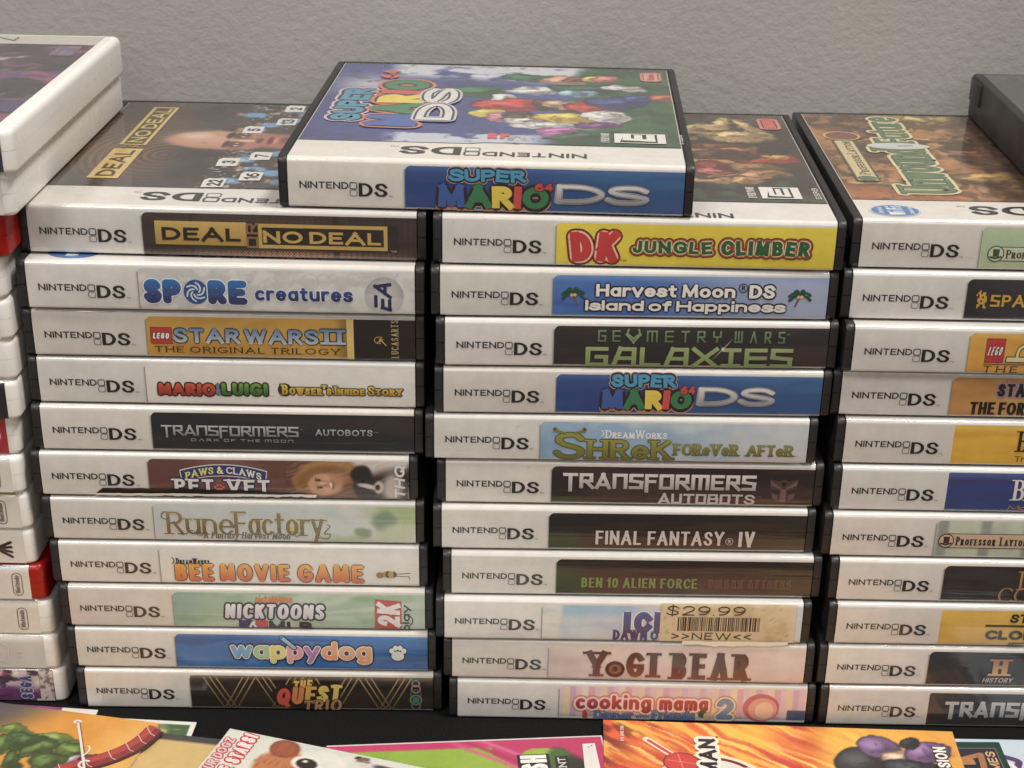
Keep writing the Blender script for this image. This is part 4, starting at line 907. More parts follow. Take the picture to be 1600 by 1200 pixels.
def sp_candy(k):
    def bg(U, V):
        t = (U - 36) % 12.6
        pc = Pic(U, V, (226, 200, 206))
        for a, b, c in ((0, 2.2, (228, 214, 170)), (2.2, 4.2, (206, 176, 200)), (6.3, 8.4, (232, 222, 186)), (8.4, 10.6, (218, 170, 184))): pc.mix(sstep(a - .2, a + .2, t) * (1 - sstep(b - .2, b + .2, t)), c)
        return pc.noise(20, 6, (214, 190, 196), .5, .8, 3, .6)
    panel(k, 34.6, bg, nu=320, nv=10)
    r = grad((150, 34, 40), (196, 66, 62)); o = [(1.25, (206, 140, 96)), (.72, (240, 214, 206))]
    q = (40.18, 4.64, 85.25, 10.59)
    k.text('cooking', q[0], q[1] + .2, q[0] + (q[2] - q[0]) * .57, q[3], r, w=.24, con=.9, gap=.08, cap='r', out=o); k.text('mama', q[0] + (q[2] - q[0]) * .63, q[1] + .2, q[2], q[3], r, w=.24, con=.9, gap=.08, cap='r', out=o)
    k.text('2', 87.93, 1.45, 94.02, 10.12, (118, 142, 168), w=.28, con=.9, cap='r', out=[(1.0, (206, 140, 96)), (.55, (236, 220, 206))])
    k.text('Dinner', 46.62, 0.92, 60.00, 4.26, (96, 122, 168), w=.2, con=.9, serif=.1, gap=.12, out=[(.16, (70, 78, 110))], layer=5); k.text('with', 60.59, 1.56, 65.30, 3.28, (96, 122, 168), w=.2, gap=.1, layer=5); k.text('Friends', 66.31, 1.14, 80.91, 4.71, (96, 122, 168), w=.2, con=.9, serif=.1, gap=.12, out=[(.16, (70, 78, 110))], layer=5)
    q = (41.59, 0.58, 45.16, 4.67); k.disc((q[0] + q[2]) / 2, (q[1] + q[3]) / 2, .9, 1.9, (176, 66, 52), 5)
    q = (82.05, 0.97, 84.79, 5.59); k.disc((q[0] + q[2]) / 2, (q[1] + q[3]) / 2 + .5, 1.5, 1.5, (70, 92, 66), 5); k.disc((q[0] + q[2]) / 2 + 1.8, (q[1] + q[3]) / 2 - .3, 1.4, 1.5, (206, 176, 130), 5.4)
    q = (96.99, 0.24, 109.41, 12.63); k.disc((q[0] + q[2]) / 2, 6.5, 6.2, 5.6, (190, 98, 108), 2); k.disc((q[0] + q[2]) / 2 + .6, 6.0, 5, 4.6, (222, 160, 146), 2.5); k.disc((q[0] + q[2]) / 2 + 1.2, 5.6, 3.2, 3.4, (236, 200, 172), 3)
    k.rect(112.16, 1.74, 118.31, 5.76, (74, 92, 128), 2)

def sp_green_puzzle(k):
    panel(k, 36.4, lambda U, V: Pic(U, V, (182, 202, 164)).noise(16, 8, (196, 204, 168), .4, .7, 3).mix(.5 * (1 - sstep(1, 4, V)), (206, 190, 150)))
    hat_banner(k, 39, 5.5, 104, (206, 212, 176), 'PROFESSOR LAYTON AND THE UNWOUND FUTURE', (60, 86, 66))
def hat_banner(k, u, v, u1, bgc, txt, c, h=4.4):
    k.rect(u + 2, v - h / 2 - .1, u1, v + h / 2 + .1, c, 1); k.rect(u + 2.2, v - h / 2 + .15, u1 - .25, v + h / 2 - .15, bgc, 1.5)
    k.disc(u + 2.2, v, 2.6, 2.6, c, 2); k.disc(u + 2.2, v, 2.25, 2.25, bgc, 2.4)
    k.poly([(u + 1.4, v - .9), (u + 1.2, v + 1.5), (u + 3.3, v + 1.5), (u + 3.1, v - .9)], c, 3); k.path([(u + .6, v - 1), (u + 2.2, v - 1.4), (u + 3.9, v - .9)], .5, .6, c, 3)
    k.text(txt.title(), u + 5.4, v - h * .3, u1 - 1, v + h * .3, (52, 48, 44), w=.16, con=.6, serif=.18, gap=.12, small='x')
def sp_pixels(k):
    panel(k, 35.2, dark((40, 38, 40), (58, 56, 60), 15))
    q = (37.18, 3.78, 41.50, 10.48); cx, cy = q[0] + 2.4, (q[1] + q[3]) / 2; y = (206, 158, 50); s = .48
    for i, row in enumerate(('..#....', '.##.##.', '#.####.', '..##.##', '.######', '.##.###', '..####.', '.##..#.', '.#...##')):
        for j, ch in enumerate(row):
            if ch == '#': k.rect(cx + (j - 3) * s, cy + (4 - i) * s * 1.35, cx + (j - 2) * s, cy + (5 - i) * s * 1.35, y, 2)
    k.text('SPACE', 42.73, 5.16, 60.48, 8.94, y, w=.2, con=.85, gap=.16, cap='s', font={'S': GB['S']})
def sp_gold_bricks(k):
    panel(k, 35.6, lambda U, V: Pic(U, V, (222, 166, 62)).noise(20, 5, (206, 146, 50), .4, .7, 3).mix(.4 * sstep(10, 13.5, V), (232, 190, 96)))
    q = (40.94, 4.33, 46.49, 11.99); brick_badge(k, *q)
    k.path(spl([(q[2] + 2, 5), (q[2] + 4, 5.4), (q[2] + 4.5, 8.5), (q[2] + 6.5, 10), (q[2] + 9, 8)], 5), 1.3, 1.3, (40, 36, 34), 2); k.path(spl([(q[2] + 2, 5), (q[2] + 4, 5.4), (q[2] + 4.5, 8.5), (q[2] + 6.5, 10), (q[2] + 9, 8)], 5), .8, .8, (226, 214, 160), 3)
    k.rect(q[2] + .8, 4.3, q[2] + 40, 6.4, (40, 36, 34), 2.5); k.rect(q[2] + 1.1, 4.6, q[2] + 40, 6.1, (226, 214, 160), 3.2)
    k.rect(q[0] - .3, q[1] - .8, q[0] + 60, q[1] - .55, (60, 44, 24), 2); k.text('THE', q[0] - .2, .9, q[0] + 10.5, q[1] - 1.2, (70, 50, 30), w=.16, con=.7, serif=.22, gap=.7, slant=.05)
def sp_tan_force(k):
    panel(k, 34.6, lambda U, V: Pic(U, V, (206, 152, 82), 1).noise(20, 5, (186, 128, 66), .4, .7, 3).noise(14, 5, (216, 176, 120), .55, .8, 6, .7))
    q = (48.96, 7.66, 74.83, 11.93); k.text('STAR WARS', *q, (46, 36, 40), w=.26, con=.8, gap=.1, cap='s', out=[(.6, (168, 140, 150))])
    k.text('THE FORCE UNLEASHED', 41.04, 1.38, 89.91, 5.69, grad((60, 44, 34), (36, 30, 30)), w=.24, con=.7, gap=.07, sp=.2, cap='s')
def sp_yellow_serif(k):
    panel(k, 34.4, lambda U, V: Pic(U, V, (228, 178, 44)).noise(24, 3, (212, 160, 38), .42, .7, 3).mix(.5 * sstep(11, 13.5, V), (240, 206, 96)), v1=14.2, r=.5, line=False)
    k.text('BRAIN AGE', 55.04, 5.44, 88.55, 12.56, (52, 42, 32), w=.14, con=.5, serif=.22, gap=.1)
    k.text('Train your brain', 54.70, 2.07, 77.95, 3.87, (72, 54, 34), w=.15, con=.7, serif=.16, gap=.1)
def sp_blue_serif(k):
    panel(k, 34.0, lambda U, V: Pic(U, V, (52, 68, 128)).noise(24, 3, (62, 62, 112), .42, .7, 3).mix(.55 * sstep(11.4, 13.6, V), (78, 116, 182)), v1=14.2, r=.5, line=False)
    k.text('BRAIN AGE', 55.45, 4.81, 90.77, 12.10, (228, 224, 220), w=.14, con=.5, serif=.22, gap=.1)
    k.text('More Training', 54.29, 1.35, 80.10, 2.93, (196, 140, 66), w=.17, con=.7, serif=.1, gap=.08, slant=.25)
def sp_banner_gray(k):
    def bg(U, V):
        pc = Pic(U, V, (198, 206, 184))
        for a, b in ((34, 37.5), (48, 51.5), (62, 66), (80, 84)): pc.mix(.8 * sstep(a - .8, a + .8, U) * (1 - sstep(b - .8, b + .8, U)), (142, 144, 138))
        return pc.noise(10, 10, (180, 186, 170), .5, .8, 3)
    panel(k, 33.6, bg)
    hat_banner(k, 35.0, 6.6, 98, (208, 180, 150), 'PROFESSOR LAYTON AND THE CURIOUS VILLAGE', (66, 52, 46), 5.2)
def sp_black_gold(k):
    panel(k, 34.4, dark((42, 38, 38), (60, 54, 52), 18))
    k.text('I', 59.44, 5.32, 59.63, 12.24, (176, 132, 82), w=.12, con=.5, serif=.22, gap=.12)
    k.text('COURT', 53.09, 0.33, 77.95, 6.13, (168, 126, 80), w=.13, con=.5, serif=.2, gap=.1)
def sp_yellow_duel(k):
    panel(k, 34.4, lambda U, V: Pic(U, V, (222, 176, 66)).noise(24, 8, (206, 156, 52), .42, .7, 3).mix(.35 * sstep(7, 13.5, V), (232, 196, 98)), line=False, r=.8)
    k.text('STAR', 57.21, 9.55, 69.98, 12.73, (52, 46, 36), w=.26, con=.8, gap=.1, cap='s', slant=.1)
    k.rect(49.46, 7.82, 83.30, 8.66, (82, 70, 44), 2)
    k.text('CLONE WARS', 49.96, 2.99, 88.98, 6.44, (66, 62, 50), w=.27, con=.8, gap=.14, cap='s', sp=.2, out=[(.16, (120, 110, 80))])
    k.text('JEDI', 53.45, -0.90, 68.54, 1.80, (74, 66, 46), w=.2, con=.9, gap=.14, slant=.3, font={'J': (.6, [[(.6, 1), (.6, 0)], [(.6, 0), (0, 0)]]), 'D': GB['D']})
def sp_black_h(k):
    panel(k, 34.0, dark((40, 39, 42), (60, 52, 46), 20))
    k.text('H', 55.66, 4.88, 60.69, 11.33, grad((214, 176, 120), (158, 104, 58)), w=.3, con=.7, serif=.3, out=[(.28, (70, 44, 30))])
    k.path([(53.72, 4.73), (62.04, 3.87)], .5, .5, (110, 44, 52), 2.2)
    k.text('HISTORY', 52.83, 2.11, 62.87, 3.95, (200, 192, 184), w=.2, con=.8, slant=.2, gap=.14)
def sp_dark_robots_c(k):
    panel(k, 34.0, dark((52, 50, 54), (72, 64, 62), 25), line=False, r=.8)
    robots(k, 39.62, 4.50, 100.74, 10.57, grad((150, 148, 150), (206, 202, 200)), .24, .22)

# ------------------------------------------------------------------ printed front covers (seen on the top cases)
def band_edge(k, y=20.6, q=-3, col=(60, 58, 58)):
    k.poly([(-59.1, y), (q, y), (q + 3, y + 1.5), (59.1, y + 1.5), (59.1, y + 2.1), (q + 2.8, y + 2.1), (q - .3, y + .6), (-59.1, y + .6)], col, 1)
def rating_box(k, q0, p0, q1, p1):
    k.rect(q0, p0, q1, p1, (232, 228, 220), 3); k.poly([(q0 + 1.6, p0 + .8), (q1 - 2.6, p0 + .8), (q1 - 2.6, p1 - .8), (q0 + 3.2, p1 - .8)], (26, 26, 26), 3.5)
    k.text('E', q0 + 2.6, p0 + 1.8, q1 - 3.4, p1 - 1.6, (232, 228, 220), w=.26, orient='up', slant=.12, cap='b', layer=5)
    k.text('EVERYONE', q0 - 4.2, p0 + .3, q0 - 1.6, p1 - .3, (226, 222, 214), w=.18, gap=.2, orient='up'); k.text('ESRB', q1 + 4.2, p0 + .3, q1 + 6, p1 - .3, (226, 222, 214), w=.16, gap=.3, orient='up')
def cover_gold(k):
    k.logo(orient='flip', org=(30.2, 15.4), k=2.14)
    def art(U, V):
        pc = Pic(U, V, (50, 47, 48), 1.0).noise(30, 20, (66, 62, 62), .4, .7, 3)
        d = np.hypot((U + 30) * 1.1, (V - 60) * .8); ring = .5 + .5 * np.sin(d * 2.0)
        m = (1 - sstep(-38, -20, U)) * sstep(34, 50, V + .5 * (U + 59)) * (.35 + .5 * np.exp(-((V - 62) / 26) ** 2))
        pc.mix(m * ring, (150, 98, 62)).mix(.4 * m, (96, 72, 56)).mix(.65 * (1 - sstep(-58, -50, U)) * (1 - sstep(20, 60, V)), (146, 138, 128))  # pale left edge: reflection of the white case mixed into the print colour
        # a bald head, tilted, and a red collar
        pc.blob(-13, 81, 20, 13, (176, 128, 104), .14).blob(-19, 83, 12, 9, (198, 154, 130), .8).blob(4, 81, 12, 9.5, (166, 106, 88), .3).blob(16, 80, 10, 10, (186, 92, 76), .4)
        pc.noise(5, 4, (96, 62, 52), .62, .8, 77, .25)
        # a crowd in pale blue
        r = random.Random(8)
        for cx, cy in ((-4, 30), (3, 44), (10, 40), (-2, 56), (8, 64), (15, 50), (-1, 104), (7, 110), (5, 124), (13, 118), (-6, 96), (14, 30), (17, 96), (-9, 118)):
            pc.blob(cx, cy, 4.2, 3.6, (104, 152, 190), .3).blob(cx - 6.6, cy + .5, 2.4, 2.4, (186, 142, 116), .4).blob(cx - 8, cy + .5, 2.2, 3.6, (62, 46, 40), .6)
        pc.mix(.7 * sstep(.74, .8, vnoise(U / 1.1, V / 1.4, 6)) * sstep(-16, -8, U) * (1 - sstep(0, 10, U)) * (np.abs(V - 81.5) > 14), (196, 196, 190))
        for c in (75.5, 87.5):
            pc.blob(-9, c, 3.0, 4.4, (84, 50, 42), .5, 0, .95).blob(-8.4, c, .9, 2.2, (220, 206, 198), .3).blob(-8.4, c, 1.0, 1.0, (30, 22, 22), .3).blob(-12.4, c, 1.1, 4.6, (58, 38, 34), .4)
        pc.blob(-5.5, 80.5, 4.6, 1.6, (222, 176, 152), .6).blob(-1.8, 81.5, 1.3, 3.2, (104, 60, 52), .4).blob(2.2, 81.5, 1.1, 4.8, (92, 38, 40), .4).blob(4.0, 81.5, 1.0, 3.4, (206, 128, 116), .5).blob(7.6, 81.5, 2.6, 5, (92, 62, 54), .6, 0, .8)
        pc.blob(-7, 69.5, 4, 1.6, (150, 96, 80), .4).blob(-7, 93.5, 4, 1.6, (150, 96, 80), .4).blob(-24, 86, 5, 4, (226, 196, 176), .8, 0, .7)
        return pc
    k.grid(-59, 59, 20.8, 133.8, 220, 200, art)
    band_edge(k)
    g = (206, 178, 100)
    k.rect(-48.4, 29.6, -38.4, 66.4, (206, 176, 102), 2); k.text('DEAL', -46.4, 32, -40.4, 64, (70, 58, 44), w=.24, con=.8, gap=.2, orient='up', cap='s')
    k.text('OR', -46, 67.2, -40.4, 70.4, (150, 120, 80), w=.2, gap=.2, cap='s')
    k.frame(-48, 71.4, -38.8, 126, 1.2, g, 2); k.rect(-46.8, 72.6, -40, 124.8, (66, 58, 44), 1.6); k.text('NO DEAL', -46, 74.5, -40.6, 123.4, g, w=.24, con=.8, gap=.2, orient='up', cap='s')
    for t, cx, cy in (('22', -7, 27), ('16', 3.4, 35.5), ('3', -7, 52), ('7', 2.4, 60.5), ('5', -6, 95.5), ('13', 4, 108), ('2', 4, 128)):
        k.poly([(cx - 3.4, cy - 5.2), (cx + 3.4, cy - 4.6), (cx + 3.2, cy + 4.8), (cx - 2.6, cy + 5.2), (cx - 3.8, cy + 3)], (222, 220, 214), 2); k.text(t, cx - 2.2, cy - 1.7 * len(t), cx + 2.4, cy + 1.7 * len(t), (30, 30, 34), w=.2, gap=.12, orient='up', cap='s')
def cover_sky(k):
    k.logo(orient='flip', org=(30, 15.6), k=2.14)
    def art(U, V):
        pc = Pic(U, V, (54, 62, 122), 4.2).gradx(-20, 20, (66, 92, 156)).noise(40, 30, (62, 72, 134), .4, .7, 3)
        f = fbm(U / 7, V / 5, 12); cl = sstep(.42, .62, f + .25 * np.exp(-((V - 24) / 6) ** 2) * sstep(-38, -24, U) - .22 * sstep(30, 36, V) + .1 * (V < 34))
        pc.mix(cl * (1 - sstep(34, 42, V - .12 * (U + 40))) * (1 - sstep(8, 26, U)) * sstep(-36, -28, U), (196, 200, 212))
        cl = sstep(.4, .6, f + .2 * sstep(112, 124, V + .1 * U)); pc.mix(cl * sstep(104, 116, V + .12 * U) * (1 - sstep(24, 36, U)) * sstep(-44, -36, U), (206, 208, 216))
        pc.mix(.8 * np.exp(-(((U + 46) / 12) ** 2 + ((V - 100) / 14) ** 2)), (214, 206, 206))
        g = sstep(-3, 5, (U - 16) - .15 * np.abs(V - 40) + 12 * (fbm(U / 14, V / 14, 5) - .5))
        pc.mix(g, (56, 96, 62)).mix(g * sstep(.4, .7, fbm(U / 12, V / 8, 6)), (42, 74, 52)).mix(.6 * g * sstep(40, 60, U) * sstep(.4, .7, fbm(U / 9, V / 20, 16)), (92, 122, 84))
        # loose patches of bright paint where the picture has its figures
        for a in ((-8, 94, 10, 9, (44, 104, 66), .12, 10), (2, 85, 6, 3, (220, 218, 214), .2, 25), (9, 115, 9, 7, (52, 110, 74), .14, 0), (21, 113, 9, 7, (202, 150, 120), .25, 0), (28, 116, 5, 3, (120, 74, 60), .3, 0),
                  (14, 96, 12, 4, (206, 214, 206), .3, 0), (30, 100, 13, 8, (44, 90, 78), .25, 0), (26, 92, 7, 4, (150, 190, 220), .4, 0), (42, 102, 9, 3.5, (214, 212, 206), .3, -20), (3.5, 73, 10.5, 10, (196, 50, 52), .1, 0), (16, 75, 5, 7.5, (96, 64, 56), .25, 0), (22, 76, 6, 6.5, (214, 166, 134), .25, 0), (28, 78, 4, 5, (120, 72, 58), .3, 0),
                  (32, 73, 7, 9, (190, 52, 54), .2, 0), (40, 80, 10, 9, (58, 66, 126), .2, 0), (50, 86, 8, 5, (64, 76, 140), .3, 0), (57, 88, 5, 5, (186, 104, 70), .25, 0), (-3, 60, 7, 4.5, (226, 196, 78), .15, 50), (3, 55, 5, 5, (206, 130, 150), .25, 0), (8, 57, 4, 6, (86, 60, 60), .3, 0), (11, 53, 6, 5, (226, 222, 214), .25, 20), (14, 46, 6, 3.4, (220, 178, 92), .3, 0),
                  (24, 56, 12, 8, (226, 186, 84), .14, -10), (20, 45, 14, 4, (222, 218, 212), .3, 0), (36, 60, 7.5, 8, (226, 222, 216), .14, 20), (31, 49, 7, 5, (120, 70, 130), .25, 20), (22, 38, 6, 4, (176, 106, 160), .25, 0), (30, 33, 12, 4, (52, 96, 66), .3, 10), (30, 117, 3, 2.4, (226, 206, 96), .3, 0), (36, 117, 4, 5, (206, 120, 116), .4, 0)):
            pc.lump(*a[:5], soft=a[5] * .6, ang=a[6])
        pc.noise(3, 3, (60, 58, 66), .62, .74, 31, .4); return pc
    k.grid(-59, 59, 20.8, 133.8, 240, 200, art)
    band_edge(k, 20.4, -5)
    def bx(f): return f
    gl = (206, 190, 200)
    k.text('SUPER', -53.2, 46, -43.4, 92, (74, 142, 172), w=.3, con=.85, gap=.06, cap='s', jit=.06, orient='up', out=[(2.0, gl), (1.1, (30, 44, 60))], layer=4)
    k.text('MARIO', -40.6, 39, -24.8, 106, MC, w=.34, con=.8, gap=.03, cap='s', jit=.04, orient='up', out=[(2.4, (204, 120, 86)), (1.0, (48, 38, 40))], layer=6)
    k.text('DS', -25.5, 48, -14, 93, (222, 218, 214), w=.3, con=.7, gap=.1, orient='up', out=[(1.6, (206, 200, 206)), (.8, (60, 60, 66))], layer=8)
    k.text('64', -44, 108, -37, 122, (204, 90, 82), w=.24, gap=.1, cap='r', orient='up', layer=8)
    rating_box(k, 38.6, 25.6, 54.6, 37.4)
    k.frame(49.6, 114, 56.2, 128, 1.0, (214, 120, 112), 3, 2); k.rect(50.4, 115, 55.4, 127, (206, 160, 150), 2.5); k.text('Nintendo', 51.6, 116.4, 54.2, 125.8, (204, 80, 76), w=.2, gap=.06, orient='up')
    q = 4; k.text('RP', -1, 27, 6, 34, (206, 84, 82), w=.3, gap=.1, cap='r')
def cover_jungle(k):
    k.logo(orient='flip', org=(28.4, 11.4), k=2.14)
    def art(U, V):
        pc = Pic(U, V, (48, 44, 40), 5, 7).noise(16, 12, (74, 62, 48), .4, .7, 3).mix(.8 * (1 - sstep(40, 70, V)) * sstep(.42, .65, fbm(U / 6, V / 6, 9)), (66, 86, 62)).mix(.6 * sstep(108, 130, V) * sstep(36, 50, U), (96, 92, 80))
        for a in ((40, 104, 12, 9, (206, 170, 118), .3, 0), (27, 113, 3, 12, (214, 180, 128), .3, -40), (33, 121, 3, 11, (206, 170, 118), .3, -25), (43, 120, 3.6, 11, (200, 164, 112), .3, 8), (24, 103, 10, 3, (196, 158, 108), .3, 10), (30, 88, 10, 6, (112, 66, 42), .35, 0), (24, 80, 7, 5, (176, 124, 78), .3, 0), (37, 82, 7, 4, (150, 98, 62), .3, 0),
                  (46, 73, 10, 5, (196, 58, 40), .2, 12), (48, 75, 4, 2.6, (222, 160, 66), .3, 0), (26, 62, 11, 12, (198, 146, 92), .15, 0), (26.5, 60, 7.5, 8, (122, 44, 40), .15, 0), (27, 57, 4.5, 4, (206, 110, 106), .25, 0), (43, 60, 9, 7, (134, 92, 60), .35, 0), (42, 52, 8, 4, (186, 136, 90), .3, 0), (24, 44, 9, 4, (206, 158, 106), .25, 0), (36, 46, 6, 4, (196, 146, 98), .3, 0), (30, 76, 12, 6, (92, 56, 38), .4, 0)):
            pc.lump(*a[:5], soft=a[5] * .6, ang=a[6])
        return pc.noise(3, 2.4, (40, 30, 26), .6, .72, 8, .45)
    k.grid(-59, 59, 19.2, 133.8, 180, 160, art); band_edge(k, 18.6, -40)
    rating_box(k, 39.4, 23.8, 52, 36.6)
    k.frame(49.4, 113, 56, 128, 1.2, (206, 130, 116), 3, 2); k.rect(50.4, 114, 55, 127, (196, 88, 80), 2.5)
def cover_amber(k):
    k.logo(orient='flip', org=(33.5, 15.6), k=2.2)
    def art(U, V):
        pc = Pic(U, V, (112, 76, 46), 4, 3).noise(14, 10, (78, 54, 42), .42, .62, 3).noise(10, 12, (176, 122, 66), .5, .68, 8, .9).noise(6, 7, (206, 160, 92), .6, .75, 11, .8).mix(.8 * (1 - sstep(21, 38, V + .1 * U)) * (1 - sstep(-30, -10, U)), (176, 104, 52)).mix(.75 * sstep(-20, 5, U), (74, 56, 46)).mix(.4 * sstep(100, 130, V) * (1 - sstep(-48, -36, U)), (84, 56, 42))
        for a in ((-16, 99, 6, 4, (206, 156, 92), .2, 0), (-16, 99, 3.5, 2.4, (140, 84, 52), .3, 0), (-10, 50, 9, 5, (196, 152, 82), .3, 0), (-14, 131, 8, 3, (206, 180, 92), .2, 0), (6, 74, 4, 2, (196, 70, 80), .3, -40), (10, 92, 8, 6, (52, 66, 86), .4, 0), (14, 80, 10, 6, (150, 118, 74), .4, 0), (-6, 80, 10, 4, (150, 96, 72), .4, 0), (-49, 101, 6.5, 6.5, (122, 70, 58), .08, 0)):
            pc.lump(*a[:5], soft=a[5], ang=a[6])
        pc.noise(2.4, 2.4, (226, 190, 130), .66, .76, 41, .25).noise(3, 3, (52, 34, 30), .62, .74, 51, .35).noise(5, 5, (66, 44, 36), .58, .75, 21, .6)
        return pc
    k.grid(-59, 59, 20.8, 133.8, 190, 170, art); band_edge(k, 20.8, 8)
    k.rect(-54, 42, -46, 95, (70, 86, 62), 2); k.rect(-53.2, 43, -46.8, 94, (206, 188, 138), 2.5); k.text('Professor Layton', -51.6, 50, -48, 93, (72, 78, 56), w=.2, con=.7, serif=.2, gap=.1, orient='up', small='x')
    k.disc(-50, 45.5, 3.2, 3, (96, 112, 80), 3); k.disc(-49.4, 101.3, 6.6, 6.4, (206, 176, 120), 1.5); k.disc(-49.4, 101.3, 5.8, 5.6, (122, 72, 62), 2)
    g = (96, 120, 88); o = [(1.7, (214, 204, 160)), (.5, (66, 84, 60))]
    k.text('Unwound', -42, 29, -24, 84, g, w=.13, con=.7, gap=.05, orient='up', out=o, serif=.12, layer=4); k.text('Future', -38.6, 92, -25.6, 130, g, w=.14, con=.7, gap=.05, orient='up', out=o, serif=.12, layer=4)
    k.disc(-32, 87.5, 11, 4.4, (214, 204, 160), 5); k.disc(-32, 87.5, 10, 3.6, (196, 204, 206), 5.5); k.path([(-32, 87.5), (-27, 88)], .8, .8, (70, 84, 70), 6)
    k.disc(-48, 9.2, 8, 6.2, (196, 210, 220), 2); k.disc(-48, 9.2, 7.3, 5.6, (70, 120, 178), 2.5); k.text('Wi-Fi'.replace('-', ' '), -50.4, 4.6, -45.4, 13.4, (226, 230, 232), w=.22, gap=.08, orient='up', cap='r', sp=.2)
    k.text('Nintendo', -53.4, 6, -51.8, 12.6, (206, 216, 226), w=.18, gap=.06, orient='up'); k.text('Connection', -44, 5.6, -42.4, 13, (206, 216, 226), w=.18, gap=.06, orient='up')
def cover_oval(k):
    k.disc(-46, 8.6, 8, 5.6, (58, 110, 172), 2); k.text('Wi Fi', -48, 4.8, -44, 12.4, (210, 220, 228), w=.2, gap=.08, orient='up', cap='r', sp=.2)
    k.logo(orient='flip', org=(30.2, 15.2), k=2.14)
def cover_leafy(k):
    k.grid(-59, 59, 20.8, 133.8, 30, 30, lambda U, V: Pic(U, V, (120, 140, 120)).noise(12, 12, (180, 190, 160), .4, .7, 2))

# ------------------------------------------------------------------ the three black stacks
GRP = ('black cases in the left stack', 'black cases in the middle stack', 'black cases in the right stack')
LEFT = [
 (sp_gold_boxes, cover_gold, 'black case with gold title boxes on dotted dark spine and a crowd on its cover'),
 (sp_bubbles, cover_oval, 'black case with pale bubbly spine, fat blue letters and a grey ball'),
 (sp_gold_saga, None, 'black case with red square badge on a gold spine that turns black at right'),
 (sp_white_caper, None, 'black case with white spine carrying small red, green and yellow cartoon lettering'),
 (sp_dark_robots, None, 'black case with dark spine, small silver angular title and a second silver word at right'),
 (sp_pets, None, 'black case with torn brown spine showing a smiling straw hatted person and a dog'),
 (sp_storybook, None, 'black case with pale misty spine, ornate brown serif title and faint green leaves'),
 (sp_orange_title, None, 'black case with white spine, heavy orange capitals and a tiny striped insect'),
 (sp_baseball, None, 'black case with pale green rayed spine, white capitals and a red slanted badge'),
 (sp_blue_pup, None, 'black case with bright blue spine and pastel multicoloured lower case letters'),
 (sp_deco, None, 'black case with dark spine of gold zigzag lines, bottom of the left stack'),
]
MIDDLE = [
 (sp_yellow_jungle, cover_jungle, 'black case with bright yellow spine, two big red letters and wobbly green title'),
 (sp_island, None, 'black case with blue spine, two lines of white lettering between two palm trees'),
 (sp_neon, None, 'black case with dark spine and thin square green lettering in two lines'),
 (sp_bright_a, None, 'black case with blue spine and rainbow block letters, fourth down in the middle stack'),
 (sp_swamp, None, 'black case with pale sky blue spine and olive green serif lettering'),
 (sp_dark_robots_b, None, 'black case with dark brown spine, large silver angular title and a faint robot mask emblem'),
 (sp_black_plain, None, 'black case with black spine and plain white capitals on one line'),
 (sp_black_green, None, 'black case with black spine and small green capitals followed by dim brown ones'),
 (sp_ice, None, 'black case with white and pale blue spine half covered by a beige price sticker'),
 (sp_brown_bear, None, 'black case with pinkish white spine and big brown slab letters, one holding an eye'),
 (sp_candy, None, 'black case with candy striped pink and cream spine, bottom of the middle stack'),
]
RIGHT = [
 (sp_green_puzzle, cover_amber, 'black case with pale green spine and an amber town picture on its cover'),
 (sp_pixels, None, 'black case with black spine, yellow pixel creature badge and thin yellow letters'),
 (sp_gold_bricks, None, 'black case with orange gold spine, red square badge and a cream snake shape'),
 (sp_tan_force, None, 'black case with tan spine and two lines of dark heavy capitals'),
 (sp_yellow_serif, None, 'black case with plain yellow spine and thin dark serif lettering at its far end'),
 (sp_blue_serif, None, 'black case with deep blue spine, white serif letters and small golden italics'),
 (sp_banner_gray, None, 'black case with grey green spine and a beige banner with a top hat badge'),
 (sp_black_gold, None, 'black case with black spine and thin golden serif letters in two lines'),
 (sp_yellow_duel, None, 'black case with dull yellow spine, dark bar and dark wide capitals'),
 (sp_black_h, None, 'black case with black spine and one large bronze letter above a small white word'),
 (sp_dark_robots_c, None, 'black case with charcoal spine and large silver angular title, bottom of the right stack'),
]
POSE = [[(-127.27, 7.01, -0.02177), (-127.81, 1.78, -0.00568), (-127.99, 3.32, 0.00115), (-128.13, 3.18, -0.00184), (-128.6, 2.11, 0.00436), (-130.38, 1.27, 0.00589), (-128.48, 0.83, 0.00523), (-127.44, 0.32, 0.00668), (-125.58, -1.13, 0.00759), (-124.78, -1.71, 0.00422), (-122.91, -2.37, 0.00944)], [(-1.03, 3.54, -0.01188), (-1.65, 2.45, 0.01505), (-0.15, 1.35, 0.0179), (-0.65, 0.86, 0.01232), (-3.66, 0.0, 0.00587), (-0.06, 0.83, 0.00543), (-1.34, -0.94, 0.01073), (1.89, -2.99, 0.00774), (-0.39, -5.54, 0.00481), (2.08, -5.16, -0.0056), (3.93, -5.41, -0.00392)], [(125.78, 6.56, -0.00701), (124.29, 4.8, -0.00178), (125.83, 0.63, -0.00023), (124.2, 3.48, -0.00129), (126.63, 1.54, -0.00057), (126.89, -0.03, 1e-05), (125.3, -1.9, 0.0007), (128.78, -3.22, 0.00119), (129.46, -4.71, 0.00174), (127.97, -5.01, 0.00185), (129.76, -5.76, 0.00213)]]
TINT = [(224, 220, 213), (220, 216, 209), (227, 223, 217), (218, 212, 204), (222, 219, 213), (224, 218, 210)]
n = 0
